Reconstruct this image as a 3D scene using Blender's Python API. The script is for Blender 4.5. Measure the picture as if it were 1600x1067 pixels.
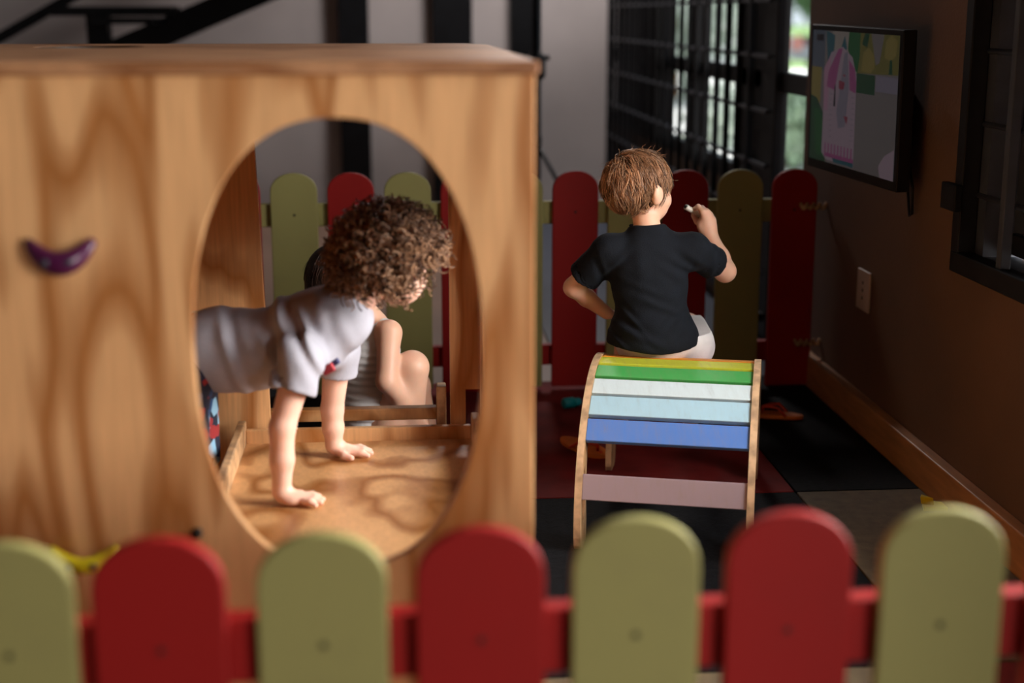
import bpy, bmesh, math, random
import numpy as np
from mathutils import Vector, Matrix
random.seed(7); RNG = np.random.RandomState(11)
sin, cos, pi, radians, sqrt = math.sin, math.cos, math.pi, math.radians, math.sqrt
scene = bpy.context.scene
COL = scene.collection
for o in list(bpy.data.objects): bpy.data.objects.remove(o)

# ------------------------------------------------------------------ camera
F_PX, PITCH, YAW, CAM_H = 2222.0, radians(12.9635), 0.0788, 1.2
cam_data = bpy.data.cameras.new('camera'); cam = bpy.data.objects.new('camera', cam_data); COL.objects.link(cam)
cam.location = (0, 0, CAM_H); cam.rotation_euler = (pi/2 - PITCH, 0, -YAW)
cam_data.sensor_width = 36; cam_data.lens = F_PX/1600*36
cam_data.clip_start = 0.05; cam_data.clip_end = 200
cam_data.dof.use_dof = True; cam_data.dof.focus_distance = 3.44; cam_data.dof.aperture_fstop = 1.6
scene.camera = cam
# ------------------------------------------------------------------ world, lights, exposure
scene.view_settings.view_transform = 'Standard'; scene.view_settings.look = 'None'
scene.view_settings.gamma = 1; scene.view_settings.use_curve_mapping = False
scene.view_settings.exposure = 0.12
W = bpy.data.worlds.new('world'); scene.world = W; W.use_nodes = True
W.node_tree.nodes['Background'].inputs[0].default_value = (0.80, 0.90, 1.0, 1)
W.node_tree.nodes['Background'].inputs[1].default_value = 1.15
def area(name, loc, rot, sx, sy, power, color):
    l = bpy.data.lights.new(name, 'AREA'); l.shape = 'RECTANGLE'; l.size = sx; l.size_y = sy
    l.energy = power; l.color = color
    o = bpy.data.objects.new(name, l); COL.objects.link(o); o.location = loc; o.rotation_euler = rot
    return o
# daylight through the glazed front of the room, behind the camera and to its right
area('front_glazing_daylight', (4.0, -4.0, 1.95), (pi/2, 0, radians(30)), 2.0, 2.3, 262, (1.0, 0.955, 0.90))
# daylight through the near half of the barred window in the right wall
area('barred_window_daylight', (2.0, 2.2, 1.42), (0, pi/2, 0), 1.5, 1.6, 225, (1.0, 0.97, 0.93))
# unseen overhead fill light, added to brighten the back wall
area('back_wall_fill', (.95, 7.7, 2.97), (0, 0, 0), .6, .6, 58, (1.0, 0.93, 0.90))
sun = bpy.data.lights.new('sun', 'SUN'); sun.energy = 7.5; sun.angle = radians(8); sun.color = (1, .97, .92)
so = bpy.data.objects.new('sun', sun); COL.objects.link(so); so.rotation_euler = (radians(-35), radians(-20), 0)

# ------------------------------------------------------------------ helpers
_cy, _sy, _cp, _sp = cos(YAW), sin(YAW), cos(PITCH), sin(PITCH)
FW = np.array([_sy*_cp, _cy*_cp, -_sp]); RT = np.array([_cy, -_sy, 0.0]); UP = np.cross(RT, FW)
def at(x, y, Y=None, Z=None, X=None):
    """a point of the place seen in direction (x, y) of the 1600x1067 photo at a known depth, height or side"""
    d = FW + RT*(x-800)/F_PX - UP*(y-533.5)/F_PX
    t = X/d[0] if X is not None else (Y/d[1] if Y is not None else (Z-CAM_H)/d[2])
    return np.array([0, 0, CAM_H]) + d*t
def tag(o, label=None, cat=None, group=None, kind=None):
    if label: o['label'] = label
    if cat: o['category'] = cat
    if group: o['group'] = group
    if kind: o['kind'] = kind
    return o
def empty(name, loc=(0, 0, 0), rz=0, label=None, cat=None, group=None):
    o = bpy.data.objects.new(name, None); COL.objects.link(o); o.empty_display_size = .05
    o.location = tuple(loc); o.rotation_euler = (0, 0, rz)
    return tag(o, label, cat, group)
def smooth_mesh(me, on=True, angle=None):
    me.polygons.foreach_set('use_smooth', [on]*len(me.polygons))
def link(name, me, mats=None, parent=None, smooth=False, bevel=0, world=True):
    """link a mesh given in world coordinates; under a parent it keeps its world place"""
    o = bpy.data.objects.new(name, me); COL.objects.link(o)
    if mats is not None:
        for m in (mats if isinstance(mats, (list, tuple)) else [mats]): me.materials.append(m)
    if parent is not None:
        o.parent = parent
        if world:
            M = Matrix.Translation(parent.location) @ parent.rotation_euler.to_matrix().to_4x4()
            p = parent.parent
            while p is not None:
                M = (Matrix.Translation(p.location) @ p.rotation_euler.to_matrix().to_4x4()) @ M; p = p.parent
            me.transform(M.inverted())
    if smooth: smooth_mesh(me)
    if bevel:
        b = o.modifiers.new('bevel', 'BEVEL'); b.width = bevel; b.segments = 2; b.limit_method = 'ANGLE'; b.angle_limit = radians(40)
    return o
class MB:
    def __init__(s): s.bm = bmesh.new()
    def box(s, x0, x1, y0, y1, z0, z1, mi=0):
        v = [s.bm.verts.new((x, y, z)) for x in (x0, x1) for y in (y0, y1) for z in (z0, z1)]
        for f in ((0, 1, 3, 2), (4, 6, 7, 5), (0, 4, 5, 1), (2, 3, 7, 6), (0, 2, 6, 4), (1, 5, 7, 3)):
            fa = s.bm.faces.new([v[i] for i in f]); fa.material_index = mi
        return s
    def obox(s, c, ax, ay, az, mi=0):
        """oriented box: centre and three half-axes"""
        c, ax, ay, az = map(np.array, (c, ax, ay, az))
        v = [s.bm.verts.new(c+i*ax+j*ay+k*az) for i in (-1, 1) for j in (-1, 1) for k in (-1, 1)]
        for f in ((0, 1, 3, 2), (4, 6, 7, 5), (0, 4, 5, 1), (2, 3, 7, 6), (0, 2, 6, 4), (1, 5, 7, 3)):
            fa = s.bm.faces.new([v[i] for i in f]); fa.material_index = mi
        return s
    def bar(s, a, b, w, t, up=(0, 0, 1), mi=0):
        a, b, up = np.array(a, float), np.array(b, float), np.array(up, float)
        d = (b-a)/2; n = d/np.linalg.norm(d); side = np.cross(n, up); side /= np.linalg.norm(side); up2 = np.cross(side, n)
        return s.obox((a+b)/2, d, side*w/2, up2*t/2, mi)
    def prism(s, pts, off, mi=0):
        """polygon of 3-d points pushed along off"""
        off = np.array(off, float)
        a = [s.bm.verts.new(p) for p in pts]; b = [s.bm.verts.new(np.array(p)+off) for p in pts]
        n = len(a)
        f1 = s.bm.faces.new(a); f2 = s.bm.faces.new(b[::-1]); f1.material_index = f2.material_index = mi
        for i in range(n):
            f = s.bm.faces.new([a[(i+1) % n], a[i], b[i], b[(i+1) % n]]); f.material_index = mi
        return s
    def ring(s, outer, inner, off, mi=0):
        """plate with a hole: outer and inner loops of equal count"""
        off = np.array(off, float); n = len(outer)
        L = [[s.bm.verts.new(p) for p in lp] for lp in (outer, inner)]
        M = [[s.bm.verts.new(np.array(p)+off) for p in lp] for lp in (outer, inner)]
        for i in range(n):
            j = (i+1) % n
            for q in ((L[0][i], L[0][j], L[1][j], L[1][i]), (M[0][j], M[0][i], M[1][i], M[1][j]),
                      (L[0][j], L[0][i], M[0][i], M[0][j]), (L[1][i], L[1][j], M[1][j], M[1][i])):
                f = s.bm.faces.new(q); f.material_index = mi
        return s
    def tube(s, pts, r, n=10, mi=0, closed=False):
        pts = [np.array(p, float) for p in pts]; m = len(pts)
        rs = r if isinstance(r, (list, tuple)) else [r]*m
        rings = []; prev = None
        for i, p in enumerate(pts):
            if closed: t = pts[(i+1) % m]-pts[i-1]
            else: t = pts[min(i+1, m-1)]-pts[max(i-1, 0)]
            t = t/(np.linalg.norm(t)+1e-12)
            if prev is None:
                a = np.cross(t, (0, 0, 1.0));
                if np.linalg.norm(a) < .05: a = np.cross(t, (0, 1.0, 0))
            else: a = prev-t*(prev@t)
            a /= np.linalg.norm(a); prev = a; b = np.cross(t, a)
            rings.append([s.bm.verts.new(p+rs[i]*(a*cos(2*pi*k/n)+b*sin(2*pi*k/n))) for k in range(n)])
        for i in range(m if closed else m-1):
            A, B = rings[i], rings[(i+1) % m]
            for k in range(n):
                f = s.bm.faces.new((A[k], A[(k+1) % n], B[(k+1) % n], B[k])); f.material_index = mi; f.smooth = True
        if not closed:
            s.bm.faces.new(rings[0][::-1]).material_index = mi; s.bm.faces.new(rings[-1]).material_index = mi
        return s
    def lathe(s, c, ax, prof, n=24, mi=0):
        """prof: (distance along axis, radius)"""
        c, ax = np.array(c, float), np.array(ax, float); ax /= np.linalg.norm(ax)
        pts = [c+ax*h for h, r in prof]
        a = np.cross(ax, (0, 0, 1.0))
        if np.linalg.norm(a) < .1: a = np.cross(ax, (1.0, 0, 0))
        a /= np.linalg.norm(a); b = np.cross(ax, a); rings = []
        for p, (h, r) in zip(pts, prof):
            rings.append([s.bm.verts.new(p+max(r, 1e-4)*(a*cos(2*pi*k/n)+b*sin(2*pi*k/n))) for k in range(n)])
        for A, B in zip(rings, rings[1:]):
            for k in range(n):
                f = s.bm.faces.new((A[k], A[(k+1) % n], B[(k+1) % n], B[k])); f.material_index = mi; f.smooth = True
        s.bm.faces.new(rings[0][::-1]).material_index = mi; s.bm.faces.new(rings[-1]).material_index = mi
        return s
    def ball(s, c, r, mi=0, seg=16):
        g = bmesh.ops.create_uvsphere(s.bm, u_segments=seg, v_segments=seg//2+2, radius=1)
        rr = np.array(r)*np.ones(3)
        for v in g['verts']: v.co = Vector(np.array(v.co)*rr+np.array(c))
        for v in g['verts']:
            for f in v.link_faces: f.material_index = mi; f.smooth = True
        return s
    def build(s, name, mats, parent=None, bevel=0, smooth=False):
        bmesh.ops.recalc_face_normals(s.bm, faces=s.bm.faces)
        me = bpy.data.meshes.new(name); s.bm.to_mesh(me); s.bm.free()
        return link(name, me, mats, parent, smooth, bevel)

# ------------------------------------------------------------------ materials
def nodes(name):
    m = bpy.data.materials.new(name); m.use_nodes = True
    nt = m.node_tree; b = nt.nodes['Principled BSDF']
    return m, nt, b
def N(nt, typ, **kw):
    n = nt.nodes.new(typ)
    for k, v in kw.items():
        if k in n.inputs: n.inputs[k].default_value = v
        else: setattr(n, k, v)
    return n
def ramp(nt, stops):
    r = nt.nodes.new('ShaderNodeValToRGB'); e = r.color_ramp.elements
    while len(e) < len(stops): e.new(.5)
    for el, (p, c) in zip(e, stops): el.position = p; el.color = (*c, 1)
    return r
def plain(name, col, rough=.6, var=.12, scale=8, bump=0, bscale=60, metal=0, spec=.5, sss=0, coat=0, stretch=(1, 1, 1)):
    m, nt, b = nodes(name)
    tc = N(nt, 'ShaderNodeTexCoord'); mp = N(nt, 'ShaderNodeMapping'); mp.inputs['Scale'].default_value = stretch
    nt.links.new(tc.outputs['Object'], mp.inputs[0])
    no = N(nt, 'ShaderNodeTexNoise', Scale=scale, Detail=6); nt.links.new(mp.outputs[0], no.inputs['Vector'])
    lo = tuple(c*(1-var) for c in col); hi = tuple(min(1, c*(1+var)) for c in col)
    r = ramp(nt, [(.3, lo), (.7, hi)]); nt.links.new(no.outputs['Fac'], r.inputs[0]); nt.links.new(r.outputs[0], b.inputs['Base Color'])
    b.inputs['Roughness'].default_value = rough; b.inputs['Metallic'].default_value = metal
    b.inputs['Specular IOR Level'].default_value = spec
    if sss:
        b.inputs['Subsurface Weight'].default_value = sss; b.inputs['Subsurface Radius'].default_value = (.012, .005, .003); b.inputs['Subsurface Scale'].default_value = 1.0
    if coat: b.inputs['Coat Weight'].default_value = coat
    if bump:
        n2 = N(nt, 'ShaderNodeTexNoise', Scale=bscale, Detail=4); nt.links.new(mp.outputs[0], n2.inputs['Vector'])
        bp = N(nt, 'ShaderNodeBump', Strength=bump, Distance=.004); nt.links.new(n2.outputs['Fac'], bp.inputs['Height']); nt.links.new(bp.outputs[0], b.inputs['Normal'])
    return m
def plywood(name, light, dark, scale=(2.2, 2.2, .55), bands=7, seed=0, rough=.38, axis=None):
    """contour-like plywood figure: bands of one stretched noise"""
    m, nt, b = nodes(name)
    tc = N(nt, 'ShaderNodeTexCoord'); mp = N(nt, 'ShaderNodeMapping')
    mp.inputs['Scale'].default_value = scale; mp.inputs['Location'].default_value = (seed*1.7, seed*.9, seed*2.3)
    nt.links.new(tc.outputs['Object'], mp.inputs[0])
    no = N(nt, 'ShaderNodeTexNoise', Scale=1.6, Detail=2.0, Roughness=.45, Distortion=.35); nt.links.new(mp.outputs[0], no.inputs['Vector'])
    mu = N(nt, 'ShaderNodeMath', operation='MULTIPLY'); mu.inputs[1].default_value = bands; nt.links.new(no.outputs['Fac'], mu.inputs[0])
    fr = N(nt, 'ShaderNodeMath', operation='PINGPONG'); fr.inputs[1].default_value = .5; nt.links.new(mu.outputs[0], fr.inputs[0])
    mid = tuple(.5*a+.5*c for a, c in zip(light, dark))
    r = ramp(nt, [(0, dark), (.17, mid), (.27, light), (.5, tuple(min(1, c*1.08) for c in light))]); nt.links.new(fr.outputs[0], r.inputs[0])
    mp2 = N(nt, 'ShaderNodeMapping'); mp2.inputs['Scale'].default_value = (scale[0]*28, scale[1]*28, scale[2]*8)
    nt.links.new(tc.outputs['Object'], mp2.inputs[0])
    fi = N(nt, 'ShaderNodeTexNoise', Scale=1.5, Detail=5); nt.links.new(mp2.outputs[0], fi.inputs['Vector'])
    r2 = ramp(nt, [(.3, (.82, .8, .78)), (.7, (1.05, 1.04, 1.02))]); nt.links.new(fi.outputs['Fac'], r2.inputs[0])
    mx = N(nt, 'ShaderNodeMix', data_type='RGBA', blend_type='MULTIPLY'); mx.inputs[0].default_value = .8
    nt.links.new(r.outputs[0], mx.inputs[6]); nt.links.new(r2.outputs[0], mx.inputs[7]); nt.links.new(mx.outputs[2], b.inputs['Base Color'])
    b.inputs['Roughness'].default_value = rough
    return m
def plyedge(name, col):
    """cut edge of plywood: thin dark glue lines"""
    m, nt, b = nodes(name)
    tc = N(nt, 'ShaderNodeTexCoord'); no = N(nt, 'ShaderNodeTexNoise', Scale=30, Detail=6); nt.links.new(tc.outputs['Object'], no.inputs['Vector'])
    r = ramp(nt, [(.35, tuple(c*.55 for c in col)), (.6, col)]); nt.links.new(no.outputs['Fac'], r.inputs[0]); nt.links.new(r.outputs[0], b.inputs['Base Color'])
    b.inputs['Roughness'].default_value = .6
    return m
def worn(name, col, under, rough=.45, amt=.62, sc=(3, 30, 30)):
    """painted slat with scuffs showing the wood"""
    m, nt, b = nodes(name)
    tc = N(nt, 'ShaderNodeTexCoord'); mp = N(nt, 'ShaderNodeMapping'); mp.inputs['Scale'].default_value = sc; nt.links.new(tc.outputs['Object'], mp.inputs[0])
    no = N(nt, 'ShaderNodeTexNoise', Scale=3.2, Detail=8, Roughness=.7); nt.links.new(mp.outputs[0], no.inputs['Vector'])
    r = ramp(nt, [(amt-.22, col), (amt, tuple(.75*a+.25*c for a, c in zip(col, under))), (amt+.18, under)]); nt.links.new(no.outputs['Fac'], r.inputs[0])
    nt.links.new(r.outputs[0], b.inputs['Base Color']); b.inputs['Roughness'].default_value = rough; b.inputs['Specular IOR Level'].default_value = .2
    return m
def emis(name, col, s):
    m, nt, b = nodes(name)
    b.inputs['Base Color'].default_value = (.01, .01, .01, 1); b.inputs['Roughness'].default_value = .25
    b.inputs['Emission Color'].default_value = (*col, 1); b.inputs['Emission Strength'].default_value = s
    return m
M = {}
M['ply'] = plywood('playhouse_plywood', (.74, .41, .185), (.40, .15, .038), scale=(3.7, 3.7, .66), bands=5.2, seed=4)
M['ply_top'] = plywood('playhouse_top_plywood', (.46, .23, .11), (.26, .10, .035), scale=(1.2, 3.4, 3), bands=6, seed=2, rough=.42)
M['ply_in'] = plywood('platform_plywood', (.62, .33, .14), (.30, .105, .022), scale=(2.6, 1.3, 2), bands=5.2, seed=3, rough=.35)
M['ply_edge'] = plyedge('plywood_cut_edge', (.60, .35, .17))
M['arch_ply'] = plyedge('arch_plywood_edge', (.66, .44, .26))
M['arch_face'] = plywood('arch_plywood_face', (.60, .38, .20), (.42, .22, .09), scale=(8, 8, 3), bands=5, seed=5)
M['red_paint'] = worn('red_paint', (.285, .010, .009), (.22, .015, .012), rough=.55, amt=.7, sc=(2, 2, 3))
M['green_paint'] = worn('green_paint', (.30, .275, .10), (.22, .19, .09), rough=.55, amt=.72, sc=(2, 2, 3))
M['wall_r'] = plain('right_wall_paint', (.108, .053, .028), .75, .12, 3, bump=.15, bscale=120)
M['wall_b'] = plain('back_wall_paint', (.50, .45, .44), .8, .10, 2.0, bump=.1)
M['base'] = plain('baseboard_wood', (.34, .15, .055), .5, .2, 9, stretch=(6, .8, 6))
M['black'] = plain('black_steel', (.006, .0065, .008), .5, .3, 20, spec=.22)
M['grey_steel'] = plain('dark_grey_steel', (.036, .042, .056), .45, .25, 14, metal=.1)
M['black_plastic'] = plain('black_plastic', (.008, .008, .009), .4, .2, 10, spec=.25)
M['wall_d'] = plain('dark_brown_wall_paint', (.10, .07, .055), .8, .1, 2)
M['ceil'] = plain('ceiling_paint', (.09, .08, .075), .9, .08, 2)
M['floor_out'] = plain('polished_floor', (.22, .13, .09), .45, .18, 1.3)
M['floor_blue'] = plain('blue_grey_vinyl', (.045, .055, .078), .4, .1, 3)
M['mat_black'] = plain('black_rubber', (.005, .0055, .007), .8, .5, 60, spec=.10, bump=.35, bscale=220)
M['mat_red'] = plain('red_rubber', (.17, .014, .013), .75, spec=.12, var=.3, scale=7, bump=.3, bscale=220)
M['mat_olive'] = plain('olive_rubber', (.10, .072, .036), .8, .25, 30, bump=.3, bscale=220)
M['skin'] = plain('fair_skin', (.84, .49, .34), .48, .07, 14, bump=.05, bscale=300, sss=.25)
M['skin2'] = plain('warm_skin', (.82, .49, .37), .48, .07, 14, bump=.05, bscale=300, sss=.25)
M['shirt_black'] = plain('black_cotton', (.0042, .0062, .0105), .9, .2, 40, bump=.35, bscale=420, spec=.25)
M['shirt_white'] = plain('white_cotton', (.72, .70, .70), .85, .06, 30, bump=.3, bscale=380, spec=.2)
M['shirt_grey'] = plain('pale_grey_cotton', (.39, .38, .43), .85, .06, 30, bump=.3, bscale=380, spec=.2)
M['orange'] = plain('orange_foam', (.62, .16, .02), .6, .15, 30)
M['red_strap'] = plain('red_rubber_strap', (.60, .05, .015), .4, .1, 30)
M['teal'] = plain('teal_plastic', (.0, .30, .36), .3, .1, 10)
M['yellow'] = plain('yellow_plastic', (.62, .50, .01), .35, .1, 10)
M['purple'] = plain('purple_plastic', (.065, .006, .042), .28, .2, 12)
M['outlet'] = plain('outlet_plastic', (.42, .31, .25), .4, .05, 10)
M['rope'] = plain('hemp_rope', (.42, .25, .13), .9, .3, 60)
M['white_plastic'] = plain('white_plastic', (.78, .72, .62), .35, .08, 20)
M['dark'] = plain('screw_metal', (.02, .015, .012), .5, .2, 30, metal=.5)
M['eye_white'] = plain('eye_white', (.8, .78, .75), .2, .02, 10)
M['iris'] = plain('brown_iris', (.06, .03, .015), .15, .1, 10)
M['lips'] = plain('lips', (.55, .22, .18), .4, .1, 30)
# ------------------------------------------------------------------ the room
WX = 1.37
def structure(o): o['kind'] = 'structure'; return o
structure(MB().box(-3.6, 5.2, -4.3, 9.5, -.10, -.012).build('floor', M['floor_out']))
c_ = MB(); c_.box(-3.6, 5.2, -4.3, .55, 3.2, 3.3); c_.box(-3.6, 1.6, .55, 9.5, 3.0, 3.3); structure(c_.build('ceiling', M['ceil']))
structure(MB().box(-3.6, 1.6, 9.2, 9.35, -.012, 3.0).build('wall_back', M['wall_b']))
w = MB()   # front wall behind the camera, with its glazed opening
w.box(-3.6, 2.95, -4.3, -4.1, -.012, 3.2); w.box(5.05, 5.2, -4.3, -4.1, -.012, 3.2); w.box(2.95, 5.05, -4.3, -4.1, 3.12, 3.2); w.box(2.95, 5.05, -4.3, -4.1, -.012, .75)
structure(w.build('wall_front', M['wall_d']))
structure(MB().box(-3.6, -3.45, -4.1, 9.2, -.012, 3.2).build('wall_left', M['wall_d']))
w = MB()   # right wall: corner beside the camera, barred window, long window beyond the fence
WT = .12
w.box(1.64, 5.2, .40, .55, -.012, 3.2); w.box(5.05, 5.2, -4.1, .40, -.012, 3.2)
WW = .27
w.box(WX, WX+WW, .40, 1.2, -.012, 3.0)
w.box(WX, WX+WW, 1.2, 3.33, -.012, .63); w.box(WX, WX+WW, 1.2, 3.33, 2.1, 3.0)
w.box(WX, WX+WW, 3.33, 4.0, -.012, 3.0); w.box(WX, WX+WT, 4.0, 4.76, -.012, 3.0)
w.box(WX, WX+WT, 4.76, 9.2, -.012, .52); w.box(WX, WX+WT, 4.76, 9.2, 2.6, 3.0)
structure(w.build('wall_right', M['wall_r']))
structure(MB().box(1.335, WX, 1.0, 4.76, -.012, .096).build('baseboard_right', M['base'], bevel=.004))
structure(MB().box(.55, WX, 4.62, 9.2, -.012, -.002).build('trim_1', M['floor_blue']))
# black steel columns against the back wall
for i, (a, b_) in enumerate(((-.364, -.177), (.219, .468), (.71, .872))):
    structure(MB().box(a, b_, 9.08, 9.2, -.012, 3.0).build('trim_%d' % (i+2), M['black'], bevel=.006))
# barred window in the near right wall
win = structure(empty('window_1', (WX, 2.8, .6)))
X0 = 1.345
m = MB(); m.box(X0, X0+.045, 1.15, 3.36, .585, .635); m.box(X0, X0+.045, 3.315, 3.36, .635, 2.1); m.box(X0, X0+.045, 1.15, 1.2, .635, 2.1); m.box(X0, X0+.045, 1.15, 3.36, 2.1, 2.15)
structure(m.build('window_frame', M['black'], win, bevel=.003))
m = MB(); m.box(X0+.045, X0+.14, 1.2, 3.325, .60, .632); m.box(X0+.045, X0+.145, 3.27, 3.33, .63, 2.1)
structure(m.build('window_reveal', M['grey_steel'], win))
m = MB()
for y in (3.10, 2.87, 2.64, 2.41, 2.18, 1.95, 1.72, 1.49): m.box(X0+.010, X0+.035, y-.0125, y+.0125, .63, 2.1)
structure(m.build('window_bars', M['grey_steel'], win, bevel=.002))
m = MB()
for z in (.775, .945, 1.115, 1.285, 1.455, 1.625): m.tube([(X0+.045, 1.2, z), (X0+.045, 3.33, z)], .007, 8)
structure(m.build('window_rods', M['grey_steel'], win))
m = MB(); m.box(X0+.105, X0+.135, 2.8, 3.29, .64, .69); m.box(X0+.105, X0+.135, 3.0, 3.05, .69, 2.1); m.box(X0+.105, X0+.135, 2.8, 3.29, 2.05, 2.1)
structure(m.build('window_sash', M['black'], win, bevel=.003))
pane_mat = plain('dark_window_pane', (.025, .03, .038), .12, .1, 3)
structure(MB().box(X0+.118, X0+.124, 2.8, 3.29, .69, 2.05).build('pane', pane_mat, win))
lb = MB().box(X0-.018, X0+.002, 3.31, 3.40, .735, .80)
structure(lb.build('lock_box', M['black'], win, bevel=.003))

# long window and grille beyond the fence
gr = structure(empty('window_2', (WX, 7.0, .5)))
m = MB()
m.box(WX+.005, WX+.05, 4.76, 9.2, .52, .60)
m.box(WX-.01, WX+.04, 5.13, 5.34, .0, 2.6)                 # thick post
m.box(WX+.01, WX+.045, 4.78, 9.2, .925, .995)              # middle rail
yy = lambda x: at(x, 150, X=1.39)[1]
for xa, xb in ((1193, 1182), (1176, 1155), (1105, 1090), (1086, 1075), (1051, 1040)):
    m.box(WX+.01, WX+.03, yy(xa), yy(xb), .60, 2.6)
m.box(WX+.01, WX+.05, 4.76, 9.2, 2.5, 2.6)
structure(m.build('window_frame', M['black'], gr, bevel=.004))
m = MB()
for k in range(13): m.box(WX+.02, WX+.035+.012*(k % 2), 7.28+k*.147, 7.28+k*.147+.135, .60, 2.5)
for a_, b_ in ((1182, 1176), (1090, 1086)): m.box(WX+.02, WX+.03, yy(a_), yy(b_), .60, 2.5)
structure(m.build('shutter_panel', M['black'], gr, bevel=.004))
m = MB()
for z in (.25, .45, .65, .85, 1.05, 1.25, 1.45): m.box(WX-.03, WX-.018, 5.18, 9.18, z-.007, z+.007)
structure(m.build('grille_rods', M['grey_steel'], gr))
m = MB()
for k in range(20): y = 5.44+k*.197; m.box(WX-.036, WX-.012, y-.009, y+.009, .08, 1.6)
m.box(WX-.036, WX-.012, 5.16, 9.19, .07, .1); m.box(WX-.036, WX-.012, 5.16, 9.19, 1.59, 1.62)
structure(m.build('grille_bars', M['black'], gr))
glass = bpy.data.materials.new('clear_glass'); glass.use_nodes = True
nt = glass.node_tree; nt.nodes.remove(nt.nodes['Principled BSDF'])
tr = nt.nodes.new('ShaderNodeBsdfTransparent'); gl = nt.nodes.new('ShaderNodeBsdfGlossy'); gl.inputs['Roughness'].default_value = .02
mx = nt.nodes.new('ShaderNodeMixShader'); mx.inputs[0].default_value = .06
nt.links.new(tr.outputs[0], mx.inputs[1]); nt.links.new(gl.outputs[0], mx.inputs[2]); nt.links.new(mx.outputs[0], nt.nodes['Material Output'].inputs[0])
structure(MB().box(WX+.046, WX+.050, 4.78, 7.3, .60, 2.5).build('pane', glass, gr))

# ------------------------------------------------------------------ outdoors beyond the long window
M['pave'] = plain('pale_pavement', (.75, .75, .72), .8, .1, .6)
M['grass'] = plain('lawn', (.17, .30, .08), .9, .35, 1.2)
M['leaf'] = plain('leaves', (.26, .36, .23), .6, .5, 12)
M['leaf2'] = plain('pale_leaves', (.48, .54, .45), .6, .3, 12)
M['render'] = plain('white_render', (.78, .78, .75), .8, .05, 1)
structure(MB().box(1.62, 30, 2, 33, -.12, -.05).build('trim_5', M['pave']))
tag(MB().box(1.62, 60, 33, 160, -.12, -.04).build('lawn', M['grass']), 'blurred green lawn outside, beyond the long grilled window', 'lawn', kind='stuff')
tag(MB().box(2.2, 2.35, 9.6, 30, -.05, .18).build('planter_kerb', M['render'], bevel=.01), 'low white kerb running along the planting outside the window', 'kerb')
def bush(name, c, R, n, mat, label, size=.09, cat='bush', group=None, base=-.05):
    bm = bmesh.new()
    for i in range(n):
        d = RNG.normal(size=3); d /= np.linalg.norm(d); p = np.array(c)+d*np.array(R)*RNG.uniform(.55, 1)
        if p[2] < .0: p[2] = abs(p[2])
        a = RNG.normal(size=3); a /= np.linalg.norm(a); b_ = np.cross(a, d); b_ /= np.linalg.norm(b_)+1e-9
        L = size*RNG.uniform(.6, 1.4)
        v = [bm.verts.new(p), bm.verts.new(p+a*L*.5+b_*L*.28), bm.verts.new(p+a*L), bm.verts.new(p+a*L*.5-b_*L*.28)]
        bm.faces.new(v)
    me = bpy.data.meshes.new(name); bm.to_mesh(me); bm.free()
    root = empty(name, (c[0], c[1], base), 0, label, cat, group)
    link('foliage', me, mat, root)
    s = MB(); s.tube([(c[0], c[1], base), (c[0]+.02, c[1], c[2])], [.03, .012], 8); s.build('stem', M['base'], root)
    return root
bush('leafy_shrub', (3.28, 11.8, .25), (.28, .5, .33), 900, M['leaf'], 'leafy green shrub outside, seen low in the narrow clear pane beside the post', .13)
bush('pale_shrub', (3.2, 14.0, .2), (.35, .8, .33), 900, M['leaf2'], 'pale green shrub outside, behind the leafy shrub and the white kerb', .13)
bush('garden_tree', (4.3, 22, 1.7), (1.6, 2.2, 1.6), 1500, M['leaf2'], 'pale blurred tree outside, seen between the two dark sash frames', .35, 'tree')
bush('tree', (21.5, 76, 3.9), (6, 3, 3.0), 2200, M['leaf'], 'broad green tree at the far end of the lawn outside', .8, 'tree', base=-.038)
bm_ = empty('garden_wall', (6.0, 32, -.05), 0, 'white garden wall far outside the long window', 'wall')
MB().box(3.4, 7.6, 31.9, 32.1, -.05, .95).build('masonry', M['render'], bm_, bevel=.02)
MB().box(3.4, 7.6, 31.85, 32.15, .95, 1.0).build('coping', M['pave'], bm_, bevel=.01)
# parked scooter, far outside
sc = empty('scooter', (8.42, 30.0, -.05), radians(15), 'blurred grey scooter with a red panel parked outside beyond the clear pane', 'scooter')
def L(x, y, z): 
    c_, s_ = cos(radians(15)), sin(radians(15)); return (8.42+x*c_-y*s_, 30.0+x*s_+y*c_, -.05+z)
M['scooter'] = plain('grey_scooter_paint', (.22, .24, .25), .35, .3, 4); M['scooter_red'] = plain('red_scooter_paint', (.38, .15, .12), .35, .1, 4)
m = MB(); m.ball(L(.05, 0, .48), (.36, .17, .2)); m.ball(L(-.30, 0, .62), (.14, .15, .3)); m.build('body', M['scooter'], sc, smooth=True)
m = MB(); m.ball(L(.22, -.05, .72), (.28, .13, .08)); m.build('saddle', M['black_plastic'], sc, smooth=True)
m = MB(); m.ball(L(-.12, -.14, .66), (.16, .06, .16)); m.build('side_panel', M['scooter_red'], sc, smooth=True)
for x in (-.42, .42):
    m = MB(); m.tube([L(x+.17*cos(t), 0, .22+.17*sin(t)) for t in np.linspace(0, 2*pi, 24)[:-1]], .05, 10, closed=True); m.build('wheel', M['black_plastic'], sc)
m = MB(); m.tube([L(-.42, 0, .25), L(-.30, 0, .95), L(-.28, 0, 1.0)], .025, 8); m.tube([L(-.3, -.3, 1.0), L(-.3, .3, 1.0)], .018, 8); m.build('handlebar', M['black_plastic'], sc)

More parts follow.
